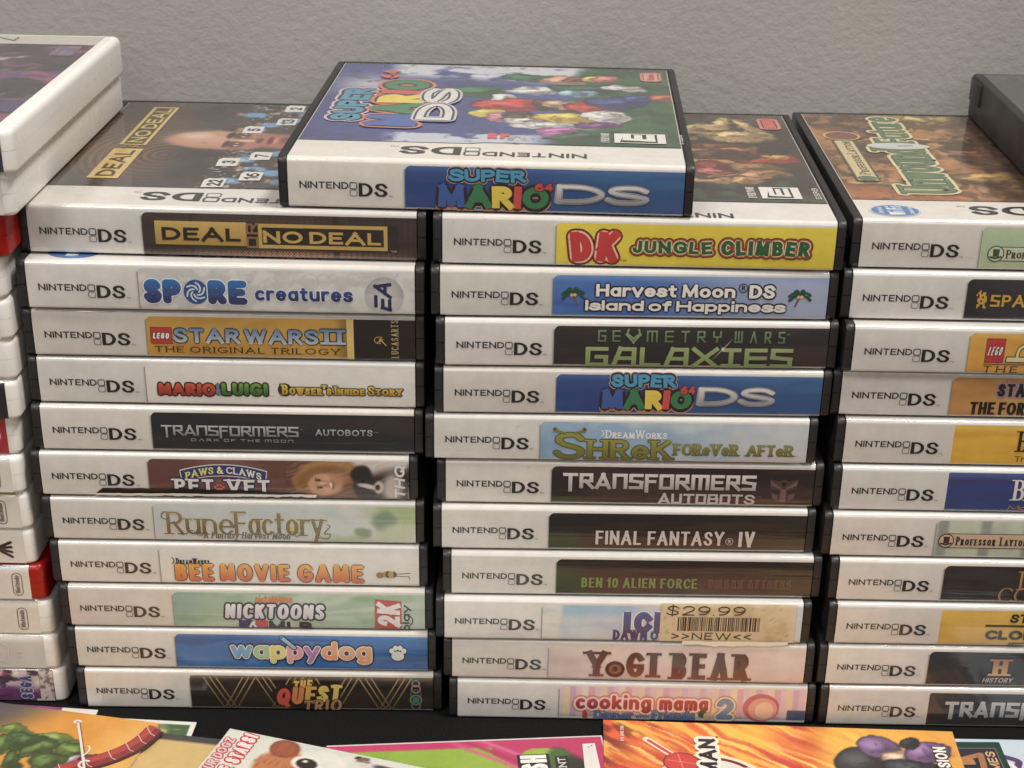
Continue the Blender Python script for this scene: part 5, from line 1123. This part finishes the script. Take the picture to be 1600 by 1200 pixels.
for ci, rows in enumerate((LEFT, MIDDLE, RIGHT)):
    for ri, (sp, cv, lab) in enumerate(rows):
        x, y, rot = POSE[ci][ri]; n += 1
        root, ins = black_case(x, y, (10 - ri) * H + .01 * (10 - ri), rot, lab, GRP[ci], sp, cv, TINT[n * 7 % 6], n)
        if sp is sp_ice:
            q = (71.39, -0.16, 116.30, 16.26)
            def hang(U, V, off):
                P = spine_map(U, np.maximum(V, .9), off + .28); P[..., 2] += np.minimum(np.asarray(V, float) - .9, 0); return P
            st = Ink(hang)
            st.grid(q[0], q[2], .75, 14.9, 60, 24, lambda U, V: Pic(U, V, (218, 200, 160)).noise(4, 4, (202, 180, 136), .4, .75, 4).mix(.5 * sstep(.82, .88, vnoise(U * 1.3, V * 1.3, 9)), (170, 146, 104)).mix(.8 * sstep(q[2] - 2.2, q[2] - 2.0, U), (216, 206, 188)), 0)
            i0 = (110, 84, 62); S = q[0]; L = q[2] - q[0]
            st.text('$29.99', S + L * .04, 10.8, S + L * .62, 14.3, (84, 62, 46), w=.12, gap=.3, cap='r', slant=.05)
            bx = S + L * .13; r = random.Random(5)
            while bx < S + L * .74:
                w_ = r.choice((.22, .22, .42, .6)); st.rect(bx, 4.9, bx + w_, 10.2, (70, 52, 42) if r.random() < .8 else (110, 88, 68), 2); bx += w_ + r.choice((.2, .26, .4))
            st.text('>>NEW<<', S + L * .09, 1.5, S + L * .68, 4.3, (70, 52, 44), w=.13, gap=.3, cap='r')
            # curled, torn lower edge
            lo = [(q[0] + (q[2] - q[0] - 2) * (.18 + .82 * i / 30), .9 + .5 * fbm(np.array([i / 4.]), np.array([1.]), 5)[0]) for i in range(31)]
            st.add(lo + [(u, v - 1.2 - .7 * math.sin(i / 30 * math.pi) * fbm(np.array([i / 2.]), np.array([3.]), 9)[0] * 1.6) for i, (u, v) in enumerate(lo)], [(i, i + 1, 32 + i, 31 + i) for i in range(30)], (240, 230, 204), 8)
            so = st.build('price_sticker', M_STICKER, root); so['label'] = 'beige price sticker with barcode and torn edge'

root, _ = black_case(-47.44, 5.69, 11 * H + .12, -.03288, 'black case with blue spine and sky cover lying alone across the left and middle stacks', None, sp_bright_b, cover_sky, (228, 223, 214), 77)

# ------------------------------------------------------------------ black case turned round on the right stack
root = thing('game_case', 'black case seen from its clasp side with a dark grey cover, on the right stack', 'game case', None, (190.6 + .2, 73.0, 11 * H + .1), math.pi - .018)
bm = bmesh.new()
mid = H / 2
add_box(bm, -62.2, -68, 0, 62.2, 68, H - .3, .9); bm_obj('shell', bm, M_BLACK, root)
bm = bmesh.new(); add_box(bm, 61.9, -67.0, mid - 1.6, 62.75, -52, H - 1.4, .3); bm_obj('clasp', bm, M_BLACK, root)
k = Ink(lambda U, V, off: np.stack([U, V, H - .28 + off + 0 * U], -1))
k.grid(-59, 59, -66, 66, 60, 60, lambda U, V: Pic(U, V, (66, 66, 70), 3).noise(20, 14, (92, 92, 96), .45, .7, 3).noise(5, 5, (150, 150, 150), .68, .8, 9, .6))
k.build('cover_insert', M_PRINT, root)

# ------------------------------------------------------------------ far left: slimmer white cases
def rprof(d, h, r):
    return A_(r, r, r, r, 270, 180, 6) + A_(r, h - r, r, r, 180, 90, 6) + A_(d - r, h - r, r, r, 90, 0, 6) + A_(d - r, r, r, r, 0, -90, 6)
def slim_shell(red=False):
    out = []
    bm = bmesh.new(); mid = HW * .5
    for z0, z1, up in ((.1, mid - .06, 0), (mid + .06, HW - .05, 1)):
        r = bmesh.ops.create_cube(bm, size=1)
        for v in r['verts']: v.co = Vector((v.co.x * 125, 68.5 + v.co.y * 137, (z0 + z1) / 2 + v.co.z * (z1 - z0)))
        side = [e for v in r['verts'] for e in v.link_edges]
        side = list(set(side))
        vert = [e for e in side if abs(e.verts[0].co.z - e.verts[1].co.z) > 1]
        bmesh.ops.bevel(bm, geom=vert, offset=3.0, segments=5, profile=.5, affect='EDGES')
        zo = z1 if up else z0
        rim = [e for f in bm.faces for e in f.edges if all(abs(v.co.z - zo) < 1e-4 for v in e.verts)]
        bmesh.ops.bevel(bm, geom=list(set(rim)), offset=2.4 if up else 1.4, segments=5, profile=.5, affect='EDGES')
    return bm_obj('shell', bm, M_RED if red else M_WHITE)
SLIM = {0: slim_shell(), 1: slim_shell(True)}; used = set()
def slim_map(U, V, off):
    U = np.asarray(U, float); V = np.asarray(V, float); r = 2.4
    th = np.clip((V - (HW - .05 - r)) / r, 0, math.pi / 2)
    return np.stack([U + 0 * V, r * (1 - np.cos(th)) - np.cos(th) * (off + .05), np.minimum(V, HW - .05 - r) + r * np.sin(th) + np.sin(th) * (off + .05)], -1)
def slim_case(x, y, z, rot, label, red=0, spine=None, cover=None, capw=3.4):
    root = thing('white_game_case' if not red else 'red_game_case', label, 'game case', 'slim cases in the far left stack', (x - 62.5, y, z), rot)
    o = SLIM[red]
    if red in used: o = o.copy(); COL.objects.link(o)
    used.add(red); o.parent = root
    if spine:
        k = Ink(slim_map); spine(k, -59, 62.5 - capw); k.build('spine_insert', M_PRINT, root)
    if cover:
        k = Ink(lambda U, V, off: np.stack([U, V, HW - .03 + off + 0 * U], -1)); cover(k); k.build('cover_insert', M_PRINT, root)
    return root
PW = (230, 226, 217)
def oval_mark(k, u, txt='Nintendo', c=(120, 116, 112)):
    k.frame(u - 1.6, 2.0, u + 1.6, 10.4, .3, c, 2, 1.5); k.text(txt, u - .95, 2.9, u + .75, 9.6, c, w=.2, gap=.06, orient='up', cap='r')
def plain(col=PW, mark=None, top=None):
    def f(k, a, b):
        k.grid(a, b, .6, 13.2, 40, 14, lambda U, V: Pic(U, V, col).noise(20, 6, tuple(c * .97 for c in col), .4, .7, 3))
        if top: k.gradrect(a, 12.0, b - 1, 13.2, top, top, .5)
        if mark is not None: oval_mark(k, b - mark)
    return f
def sp_darkblue(k, a, b):
    k.grid(a, b, .6, 13.2, 60, 24, lambda U, V: Pic(U, V, (44, 44, 48)).noise(6, 4, (72, 66, 110), .55, .7, 3, .8 ).noise(5, 3, (150, 84, 60), .66, .76, 8, .7).mix(.4 * sstep(11.5, 13, V), (70, 90, 70)))
    k.rect(b - .5, .7, b, 12.9, (52, 52, 56), 1)
def sp_redlogo(k, a, b):
    k.grid(a, b, .6, 13.2, 20, 14, lambda U, V: Pic(U, V, (178, 44, 46)))
    k.frame(b - 18, 4.4, b - 2.2, 9.0, .42, (236, 224, 216), 2, 2.2); k.text('Nintendo', b - 16.6, 5.5, b - 3.8, 8.4, (236, 224, 216), w=.2, gap=.06, cap='r')
def sp_fruit(k, a, b):
    plain()(k, a, b); c = (40, 38, 38)
    cx = b - 13; k.disc(cx, 5.8, 4.6, 3.6, c, 2)
    for t in (-50, -20, 10, 40): k.path([(cx + 3.5, 6), (cx + 6, 6 + t * .03), (cx + 8.6, 6 + t * .06)], 1.0, .9, c, 3, 'r')
def sp_embossed(k, a, b):
    k.grid(a, b, .6, 13.2, 20, 14, lambda U, V: Pic(U, V, (212, 209, 202)))
    c, d = (228, 226, 220), (196, 193, 187)
    for o, cc in ((0, d), (.22, c)):  # dark and pale twin lines: the relief's shade and highlight drawn in colour
        k.path([(b - 22, 6 + o), (b - 13, 2.4 + o), (b - 12, 8.6 + o), (b - 15, 10.2 + o), (b - 22, 6 + o)], .3, .3, cc, 2 + o, 'r'); k.path([(b - 18, 6 + o), (b - 16, 7.2 + o), (b - 15, 6.2 + o)], .3, .3, cc, 2 + o, 'r'); k.path([(b - 9.5, 6.8 + o), (b - 7.5, 6.6 + o)], .3, .3, cc, 2 + o, 'r'); k.path([(b - 9.5, 5 + o), (b - 7.5, 5 + o)], .3, .3, cc, 2 + o, 'r')
def sp_ink(k, a, b):
    def f(U, V):
        pc = Pic(U, V, (206, 182, 184), 1.5, 5).noise(5, 4, (226, 214, 208), .5, .62, 3).noise(4, 3, (66, 48, 66), .52, .62, 8).noise(6, 4, (168, 60, 96), .6, .72, 14, .9).mix(sstep(2.5, 6, 8.5 - V + 3 * fbm(U / 4, V / 4, 2)) * .9, (96, 44, 96)).mix(.8 * (1 - sstep(.5, 5, V)) * sstep(.5, .6, vnoise(U / 2, V / 1.2, 4)), (54, 32, 62)); return pc
    k.grid(a, b, .6, 13.2, 240, 40, f); k.rect(b - 6.5, .7, b - .3, 12.8, (206, 198, 190), .5); k.grid(b - 5, b - .3, .7, 12.8, 12, 20, lambda U, V: Pic(U, V, (206, 198, 188)).noise(1.2, 1.2, (120, 110, 104), .5, .6, 3), .7)
    k.text('SEGA', b - 11.6, 1.6, b - 7.6, 10.6, (62, 72, 126), w=.32, con=.8, gap=.12, orient='up', cap='s', out=[(.3, (206, 200, 212))])
def cover_violet(k):
    def f(U, V):
        pc = Pic(U, V, (58, 50, 62), 5, 4).noise(22, 16, (112, 66, 96), .5, .6, 3).noise(26, 14, (74, 66, 118), .55, .65, 7, .8).noise(16, 12, (146, 74, 106), .6, .66, 13, .9).noise(16, 10, (44, 40, 48), .55, .66, 18, .9)
        pc.blob(20, 92, 18, 3, (186, 182, 190), .2, 8).blob(8, 82, 16, 1.6, (206, 200, 204), .3, 6); pc.rnoise(60, 30, 1.4, (96, 104, 132), .68, .74, 23, .7); return pc
    k.grid(-58, 57.6, 3.4, 119, 150, 150, f)
    k.grid(-58, 57.6, 119, 133.5, 8, 4, lambda U, V: Pic(U, V, (206, 201, 192)))
    k.grid(46, 54, 100, 116, 10, 12, lambda U, V: Pic(U, V, (104, 96, 130)).noise(3, 3, (150, 110, 120), .5, .6, 2), 1)
    k.text('NINTENDO', -38, 123.5, 28, 129.5, (122, 116, 112), w=.14, gap=.3, orient='flip')
def red_spine(k, a, b):
    k.grid(a, b - 1.5, .6, 13.2, 20, 14, lambda U, V: Pic(U, V, (178, 36, 30)))
W = slim_case
SL = [(-182.68, -8.43, -0.012), (-184.88, -5.67, -0.016), (-189.11, -4.26, 0.0), (-192.07, -2.89, -0.004), (-191.91, -2.92, 0.006), (-192.46, -1.69, -0.006), (-192.87, -2.3, 0.0), (-194.92, 0.25, 0.006), (-195.11, -0.29, -0.003), (-194.56, 0.46, 0.003), (-194.66, 1.45, -0.006), (-192.32, 0.66, 0.0), (-191.61, 0.6, 0.006), (-191.28, 0.48, -0.003), (-190.02, 0.34, 0.003)]
specs = [
 ('white case with violet picture cover, topmost of the far left stack', 0, lambda k, a, b: plain((56, 52, 74))(k, a, b), cover_violet, 3.4),
 ('white case directly under the violet covered case, ending above the red case', 0, plain(), None, 3.4),
 ('glossy red case with a red spine, third from the top of its stack', 1, red_spine, None, 5),
 ('plain white case directly beneath the all red case in the far left stack', 0, plain(), None, 3.6),
 ('plain white case second beneath the all red case, above a dark red sliver', 0, plain(), None, 3.4),
 ('white case with a grey oval mark and dark red top edge, above the dark spine', 0, plain(mark=1.8, top=(84, 36, 40)), None, 6.4),
 ('white case with dark blue and black spine in the far left stack', 0, sp_darkblue, None, 3.6),
 ('white case with red spine and white outlined oval, under the dark spined case', 0, sp_redlogo, None, 3.8),
 ('white case with grey oval mark and a green and yellow top edge', 0, plain(mark=5.4, top=(70, 120, 56)), None, 3.6),
 ('white case with grey oval mark and yellow green top edge, above the black fruit', 0, plain(mark=6.2, top=(172, 168, 70)), None, 3.2),
 ('white case with a black fruit shape printed on its spine', 0, sp_fruit, None, 3.4),
 ('red ended case with white spine and grey oval mark in the far left stack', 1, plain(mark=4.2, top=(40, 46, 78)), None, 5.4),
 ('white case with grey oval mark directly beneath the red ended white spine', 0, plain(mark=5.6), None, 4.6),
 ('blank white case with an embossed symbol, second from the bottom of the far left stack', 0, sp_embossed, None, 4.4),
 ('white case with busy violet inked spine, bottom of the far left stack', 0, sp_ink, None, 4.0),
]
for (x, y, rot), (lab, red, sp, cv, cw), i in zip(SL, specs, range(15)):
    slim_case(x, y, (14 - i) * HW, rot, lab, red, sp, cv, cw)

# ------------------------------------------------------------------ leaflets on the cloth in front
def booklet(label, loc, rot, w, d, t, art, extra=None, curl=0.0, nu=120, nv=60, fade=None):
    root = thing('booklet', label, 'booklet', 'booklets lying in front of the stacks', loc, rot)
    def lift(U, V): return curl * ((U / w) ** 2) + .35 * np.exp(-((V + .1) / 5) ** 2)
    bm = bmesh.new(); add_box(bm, .15, -d + .15, 0, w - .15, -.15, t * .9); bm_obj('pages', bm, M_PAGES, root, False)
    k = Ink(lambda U, V, off: np.stack([np.asarray(U, float), np.asarray(V, float), t + off + lift(np.asarray(U, float), np.asarray(V, float))], -1))
    k.grid(0, w, -d, 0, nu, nv, art)
    if extra: extra(k)
    o = k.build('cover', M_PAPER, root)
    sm = o.modifiers.new('thickness', 'SOLIDIFY'); sm.thickness = .00016; sm.offset = -1
    o.modifiers.remove(sm)
    return root
def fire(U, V):
    pc = Pic(U, V, (222, 92, 30), 1.5, 3); t = U * .8 + V * .6
    pc.rnoise(-38, 40, 3.4, (240, 176, 60), .45, .62, 3).rnoise(-36, 36, 2.6, (246, 214, 110), .56, .7, 8).rnoise(-40, 30, 2.4, (196, 46, 30), .5, .66, 14, .9).mix((1 - sstep(8, 24, U - .5 * V)) * .8 * sstep(.4, .6, fbm((U - V) / 12, (U + V) / 3, 5)), (112, 40, 30)).mix(.75 * np.exp(-(((U - 50) / 12) ** 2 + ((V + 4) / 8) ** 2)), (244, 200, 60)).mix(.7 * np.exp(-(((U - 70) / 9) ** 2 + ((V + 10) / 7) ** 2)), (206, 82, 40)).mix(.8 * sstep(66, 78, U), (236, 190, 60)).mix(.5 * sstep(100, 116, U), (226, 150, 60))
    # loose brush shapes in violet and charcoal where the picture has its figure
    for a in ((86, -20, 10, 9, (62, 62, 66), .1, 20), (92, -10, 7, 6, (126, 96, 140), .15, -10), (98, -16, 6, 4, (226, 178, 150), .2, 0), (108, -12, 8, 5, (130, 98, 142), .15, 25), (103, -8, 3.5, 3, (44, 44, 50), .2, 40), (104, -22, 12, 5, (58, 60, 66), .15, -10), (84, -31, 8, 6, (226, 176, 60), .3, 0), (90, -32, 12, 5, (222, 190, 166), .2, 0)): pc.lump(*a[:5], soft=a[5], ang=a[6])
    return pc
def fire_x(k):
    for o, c, l in ((1.2, (246, 226, 190), 2), (0, (112, 30, 30), 2.6)):
        k.strip(A_(35, -37, 17 + o * .3, 17 + o * .3, 0, 360, 44), 1.4 + 2 * o, 1.4 + 2 * o, c, l)
    k.disc(35, -37, 16.2, 16.2, (226, 220, 210), 3); k.disc(25.4, -23, 6.2, 5.6, (150, 36, 34), 3.6); k.disc(25.4, -23, 5.6, 5.0, (206, 52, 46), 4); k.path([(14.3, -10.4), (22, -18.4)], 2.6, 2.6, (244, 226, 200), 3); k.path([(14.9, -11), (22.6, -19)], 1.2, 1.2, (206, 52, 46), 4.4)
    k.path([(20.5, -22), (30, -23.6)], .3, .3, (226, 140, 120), 4.6); k.path([(24.4, -18.4), (26, -27.6)], .3, .3, (226, 140, 120), 4.6)
    k.text('BATTLEMAN', 31.6, -64, 37.0, -9.4, (38, 36, 38), w=.3, con=.8, gap=.14, orient='up', cap='s', out=[(1.5, (248, 240, 214)), (.8, (232, 228, 222))], layer=7)
    k.poly([(42.5, -26), (47.5, -24.4), (46.6, -34), (41, -34)], (214, 206, 200), 4); k.text('S', 43.4, -31, 45.6, -28, (60, 54, 56), w=.2, layer=5)
    k.text('TM', 37.4, -9, 38.4, -7.6, (90, 60, 40), w=.2, gap=.3, orient='up', layer=6); k.text('NTR AB6E USA', 5.6, -12, 6.8, -3.4, (240, 214, 196), w=.2, gap=.2, orient='up', layer=6)
    k.text('ACTIVISION', 109.5, -38, 113.6, -9.4, (240, 236, 230), w=.24, con=.8, gap=.1, orient='up', cap='s', out=[(.35, (60, 52, 40))], layer=6)
BK = {'fire': (-5.6, -7.6, 0.75, -0.03), 'redpage': (8, -8.6, 0.02, 0.0), 'redwhite': (40, -11.0, 0.05, -0.12), 'limewhite': (-98, -24.0, 0.02, 0.095), 'lime': (-101.5, -26.2, 0.55, 0.095), 'pup': (-130.4, -20.6, 3.2, -0.3), 'violet': (-225, -1.0, 0.02, -0.09), 'meadow': (-229, -7.2, 0.55, -0.062), 'amber2': (-222, -9.6, 1.2, -0.15), 'amber': (-271, 6.6, 1.8, -0.19), 'green': (98, -16.6, 0.45, 0.02), 'sky': (92, -13.6, 0.02, -0.0)}
b = BK['fire']; booklet('booklet with flame red and yellow cover, black vertical letters and a red disc', b, b[3], 118, 112, .9, fire, fire_x, 0, 240, 190)
b = BK['redpage']; booklet('booklet with plain red cover peeking out behind the flame coloured booklet', b, b[3], 52, 60, .5, lambda U, V: Pic(U, V, (206, 40, 36)), None)
b = BK['redwhite']; booklet('white cornered booklet peeking out right of the plain red one', b, b[3], 30, 60, .4, lambda U, V: Pic(U, V, (44, 40, 40)).mix(sstep(24.6, 25, U), (226, 222, 214)), lambda k: k.text('D', 2, -4, 5, -1.4, (206, 200, 196), w=.14))
def lime(U, V):
    pc = Pic(U, V, (146, 176, 58)).noise(30, 20, (132, 164, 50), .4, .7, 3)
    d = U + .7 * V
    pc.mix(sstep(-3.7, -3.3, V), (196, 44, 100)).mix(sstep(0, .4, U - 56 + .0 * V + 1.1 * (V + 6)) * sstep(58, 58.4, U + .9 * (V + 6) * 0 + 0), (186, 40, 96))
    for a, c in ((0, (206, 84, 130)), (5, (170, 34, 88)), (11, (212, 96, 140))): pc.mix(np.exp(-((U + 1.4 * (V + 4) - 50 - a) / 1.4) ** 2) * sstep(40, 50, U), c)
    pc.blob(74, -8, 6, 3, (150, 178, 62), .1); pc.blob(80, -14, 5, 9, (72, 104, 52), .2); pc.blob(84, -22, 6, 12, (44, 52, 40), .2); pc.blob(60, -24, 10, 6, (120, 84, 90), .3)
    return pc
def lime_x(k):
    k.rect(66, -60, 76.6, -8.4, (34, 32, 34), 2); k.text('DINER DASH', 67, -52, 75.6, -9, (240, 236, 230), w=.22, con=.8, gap=.07, orient='up', cap='s', layer=4)
    k.rect(78.4, -52, 82.6, -10, (42, 40, 40), 2); k.text('ENTERTAINMENT', 79.2, -46, 81.8, -10.8, (206, 204, 200), w=.2, gap=.12, orient='up', layer=4)
    k.poly([(88.4, -3.8), (92.6, -3.6), (92.6, -40), (86.0, -40)], (226, 222, 216), 2); k.text('RealArcade.', 88.6, -28, 91.6, -4.8, (66, 62, 80), w=.15, gap=.08, orient='up', layer=4)
b = BK['limewhite']; booklet('booklet of bare white pages lying under the lime green and pink booklet', b, b[3], 92, 90, .5, lambda U, V: Pic(U, V, (222, 214, 208)))
b = BK['lime']; booklet('lime green booklet with pink border and white letters on a black strip', b, b[3], 95, 110, .8, lime, lime_x, 0, 200, 160)
def pup(U, V):
    pc = Pic(U, V, (214, 214, 202)).noise(40, 30, (204, 206, 196), .4, .7, 3)
    for a in ((36, -8, 9, 6, (224, 222, 212), .1, 0), (30, -15, 6, 5, (224, 222, 212), .1, 0)): pc.blob(*a[:5], soft=a[5], ang=a[6], alpha=.7)
    pc.blob(24, -14, 8.5, 9, (186, 114, 64), .15, 0).blob(22, -4.6, 5.2, 4.6, (132, 66, 36), .08, -12).blob(22.4, -4.8, 4.2, 3.6, (158, 82, 46), .5, -12).noise(1.2, 2.5, (206, 146, 96), .58, .75, 5, .0)
    m = (np.hypot((U - 24) / 9, (V + 14) / 10) < 1) | (np.hypot((U - 22) / 5, (V + 4.6) / 4.6) < 1)
    pc.mix(.35 * m * sstep(.5, .7, fbm(U / .7, V / 2.2, 6)), (112, 58, 32))
    pc.blob(31.5, -9.6, 4.9, 3.7, (232, 226, 216), .08, -8).blob(32, -9.8, 3.7, 2.8, (40, 28, 26), .1, -8).blob(31, -8.7, .9, .6, (226, 222, 216), .25)
    pc.blob(52, -4.2, 6, 1.9, (206, 200, 196), .2, -6).blob(48.6, -2.2, 2.3, 1.2, (120, 92, 76), .2, 20).blob(46.6, -1.6, 1.3, .7, (60, 46, 42), .2, 30).blob(58, -4.8, 5, 1.5, (66, 62, 76), .3, -8).blob(50, -3.0, 1.5, .6, (150, 120, 100), .3); return pc
def pup_x(k):
    r = (196, 44, 44)
    k.text('TURN YOUR DOGZ', 1.2, -40, 4.6, -5, (206, 196, 192), w=.22, con=.9, gap=.1, orient='up', out=[(.45, r)], layer=3, slant=.12)
    k.text('INTO AWESOME STARS!', 6.2, -54, 11.2, -1.4, (226, 216, 210), w=.26, con=.9, gap=.12, orient='up', out=[(.6, r)], layer=3, jit=.04, slant=.12)
b = BK['pup']; booklet('pale grey booklet with red outlined words and a brown puppy ear', b, b[3], 118, 100, 1.2, pup, pup_x, 0, 220, 180)
def amber(U, V):
    pc = Pic(U, V, (216, 146, 44), 3.2).mix(.9 * (1 - sstep(-4, 16, U - 66 - .4 * V)) * sstep(-14, 2, V - .25 * (U - 60)) * 0, (0, 0, 0)).noise(30, 40, (226, 170, 74), .4, .7, 3)
    pc.mix(1 - sstep(68, 92, U - .8 * V), (104, 92, 82)).mix(.6 * (1 - sstep(60, 76, U - .5 * V)), (84, 84, 92))
    # loose leafy greens and a red strap, no figures
    for a in ((74, -14.5, 10, 2.6, (110, 132, 60), .2, -6), (88, -16.5, 8, 2.8, (126, 146, 72), .2, -14), (79, -19, 6, 4, (70, 92, 44), .25, 10), (72, -23, 4, 5, (92, 116, 54), .25, 0), (86, -22.5, 4, 5, (84, 106, 50), .25, -20), (95, -21, 4.5, 4, (104, 126, 60), .2, 0), (98, -26, 5, 2.4, (176, 150, 160), .2, 50), (103, -24, 3.2, 2, (66, 54, 60), .2, 20), (90, -30, 4, 6, (80, 104, 48), .3, -30), (80, -29, 3, 6, (72, 94, 44), .3, 10)): pc.lump(*a[:5], soft=a[5], ang=a[6])
    return pc
def amber_x(k):
    pts = spl([(117.5, -3), (116.6, -8), (114.5, -14), (110, -20.5), (103, -27), (96, -33)], 6)
    k.strip([(x + .8, y - .8) for x, y in pts], 6.6, 7.4, (66, 24, 28), 2); k.strip(pts, 5.6, 6.4, (136, 36, 38), 2.2)
    k.strip([(x - .8, y + .9) for x, y in pts], 2.6, 3, (172, 54, 48), 2.4)
    for i in range(3, len(pts), 5): k.path([(pts[i][0] - 2.6, pts[i][1] + 2.6), (pts[i][0] + .4, pts[i][1] - 1.2), (pts[i][0] + 2.2, pts[i][1] - 2)], .3, .3, (214, 186, 176), 3, 'r')
    k.path([(92, -6), (97, -15), (104, -28), (108, -36)], .9, .9, (120, 96, 70), 3); k.path([(91.6, -5.8), (96.6, -14.8), (103.6, -27.8), (107.6, -36)], .8, .8, (230, 224, 216), 3.3); k.path(A_(91.2, -5.2, 1.0, .8, 20, 230), .9, .8, (230, 224, 216), 3.6); k.strip(A_(100.5, -20, 1.2, 2.6, -80, 110), .6, .6, (230, 224, 216), 3.6); k.strip(A_(103.5, -27, 1.8, 2, 60, 300), .8, .8, (230, 224, 216), 3.6)
def meadow(U, V):
    pc = Pic(U, V, (60, 96, 56)).noise(8, 5, (96, 130, 76), .45, .65, 3).noise(10, 6, (206, 190, 130), .55, .7, 7, .9).mix(.8 * sstep(40, 60, U) * (1 - sstep(70, 78, U)), (196, 140, 92))
    m = (U > 84.4) | (V > -1.6); pc.c[m] = (228, 224, 216); return pc
b = BK['violet']; booklet('booklet with violet cover and white end strip, hidden under the amber one', b, b[3], 47, 30, .5, lambda U, V: Pic(U, V, (142, 46, 122)).noise(14, 4, (168, 70, 148), .45, .65, 3).mix(sstep(34.5, 34.8, U), (228, 224, 216)), lambda k: k.text('T', 26, -5, 30, -1.6, (236, 230, 226), w=.24, orient='up'))
b = BK['meadow']; booklet('booklet with white bordered green meadow picture, under the amber booklet', b, b[3], 86, 60, .6, meadow, None, 0, 180, 120)
b = BK['amber2']; booklet('charcoal edged booklet directly beneath the amber booklet', b, b[3], 90, 80, .5, lambda U, V: Pic(U, V, (70, 66, 64)).mix(sstep(3, 4, -V), (206, 176, 110)))
b = BK['amber']; booklet('amber booklet with leafy green shapes, white rope and a dark red webbed strap', b, b[3], 118, 104, .9, amber, amber_x, 0, 220, 170)
def sea(U, V):
    pc = Pic(U, V, (24, 62, 52)).noise(10, 3, (40, 90, 74), .45, .65, 3); pc.box(-60, -60, 26.6, -3.4, (38, 38, 56), .2); return pc
def sea_x(k):
    k.path([(3, -6.4), (13, -10), (21, -7), (19.4, -22), (10, -34)], 2.2, 2.2, (166, 112, 70), 2); k.text('WB', 5, -20, 18, -8.6, (176, 122, 78), w=.24, con=.8, gap=.1, orient='up', layer=3)
    k.text('GAMES', 22.6, -24, 25.8, -5.4, (206, 170, 120), w=.2, gap=.14, orient='up', layer=3); k.frame(1.4, -60, 26.8, -3.4, .4, (120, 110, 90), 1)
b = BK['sky']; booklet('pale blue booklet with a dark violet curl at the right edge of the picture', b, b[3], 60, 60, .4, lambda U, V: Pic(U, V, (196, 212, 224)), lambda k: (k.path(spl([(26, -7), (31, -6), (34, -9), (39, -12), (38, -16), (40, -22)], 6), 2.4, 2.2, (92, 60, 104), 2), k.path(spl([(27, -9), (31, -8), (34, -12), (37, -16), (36, -22)], 6), 1.6, 1.6, (232, 226, 226), 3)))
b = BK['green']; booklet('dark green booklet with a bronze shield emblem and small bronze capitals', b, b[3], 29, 60, .6, sea, sea_x, 0, 60, 80)
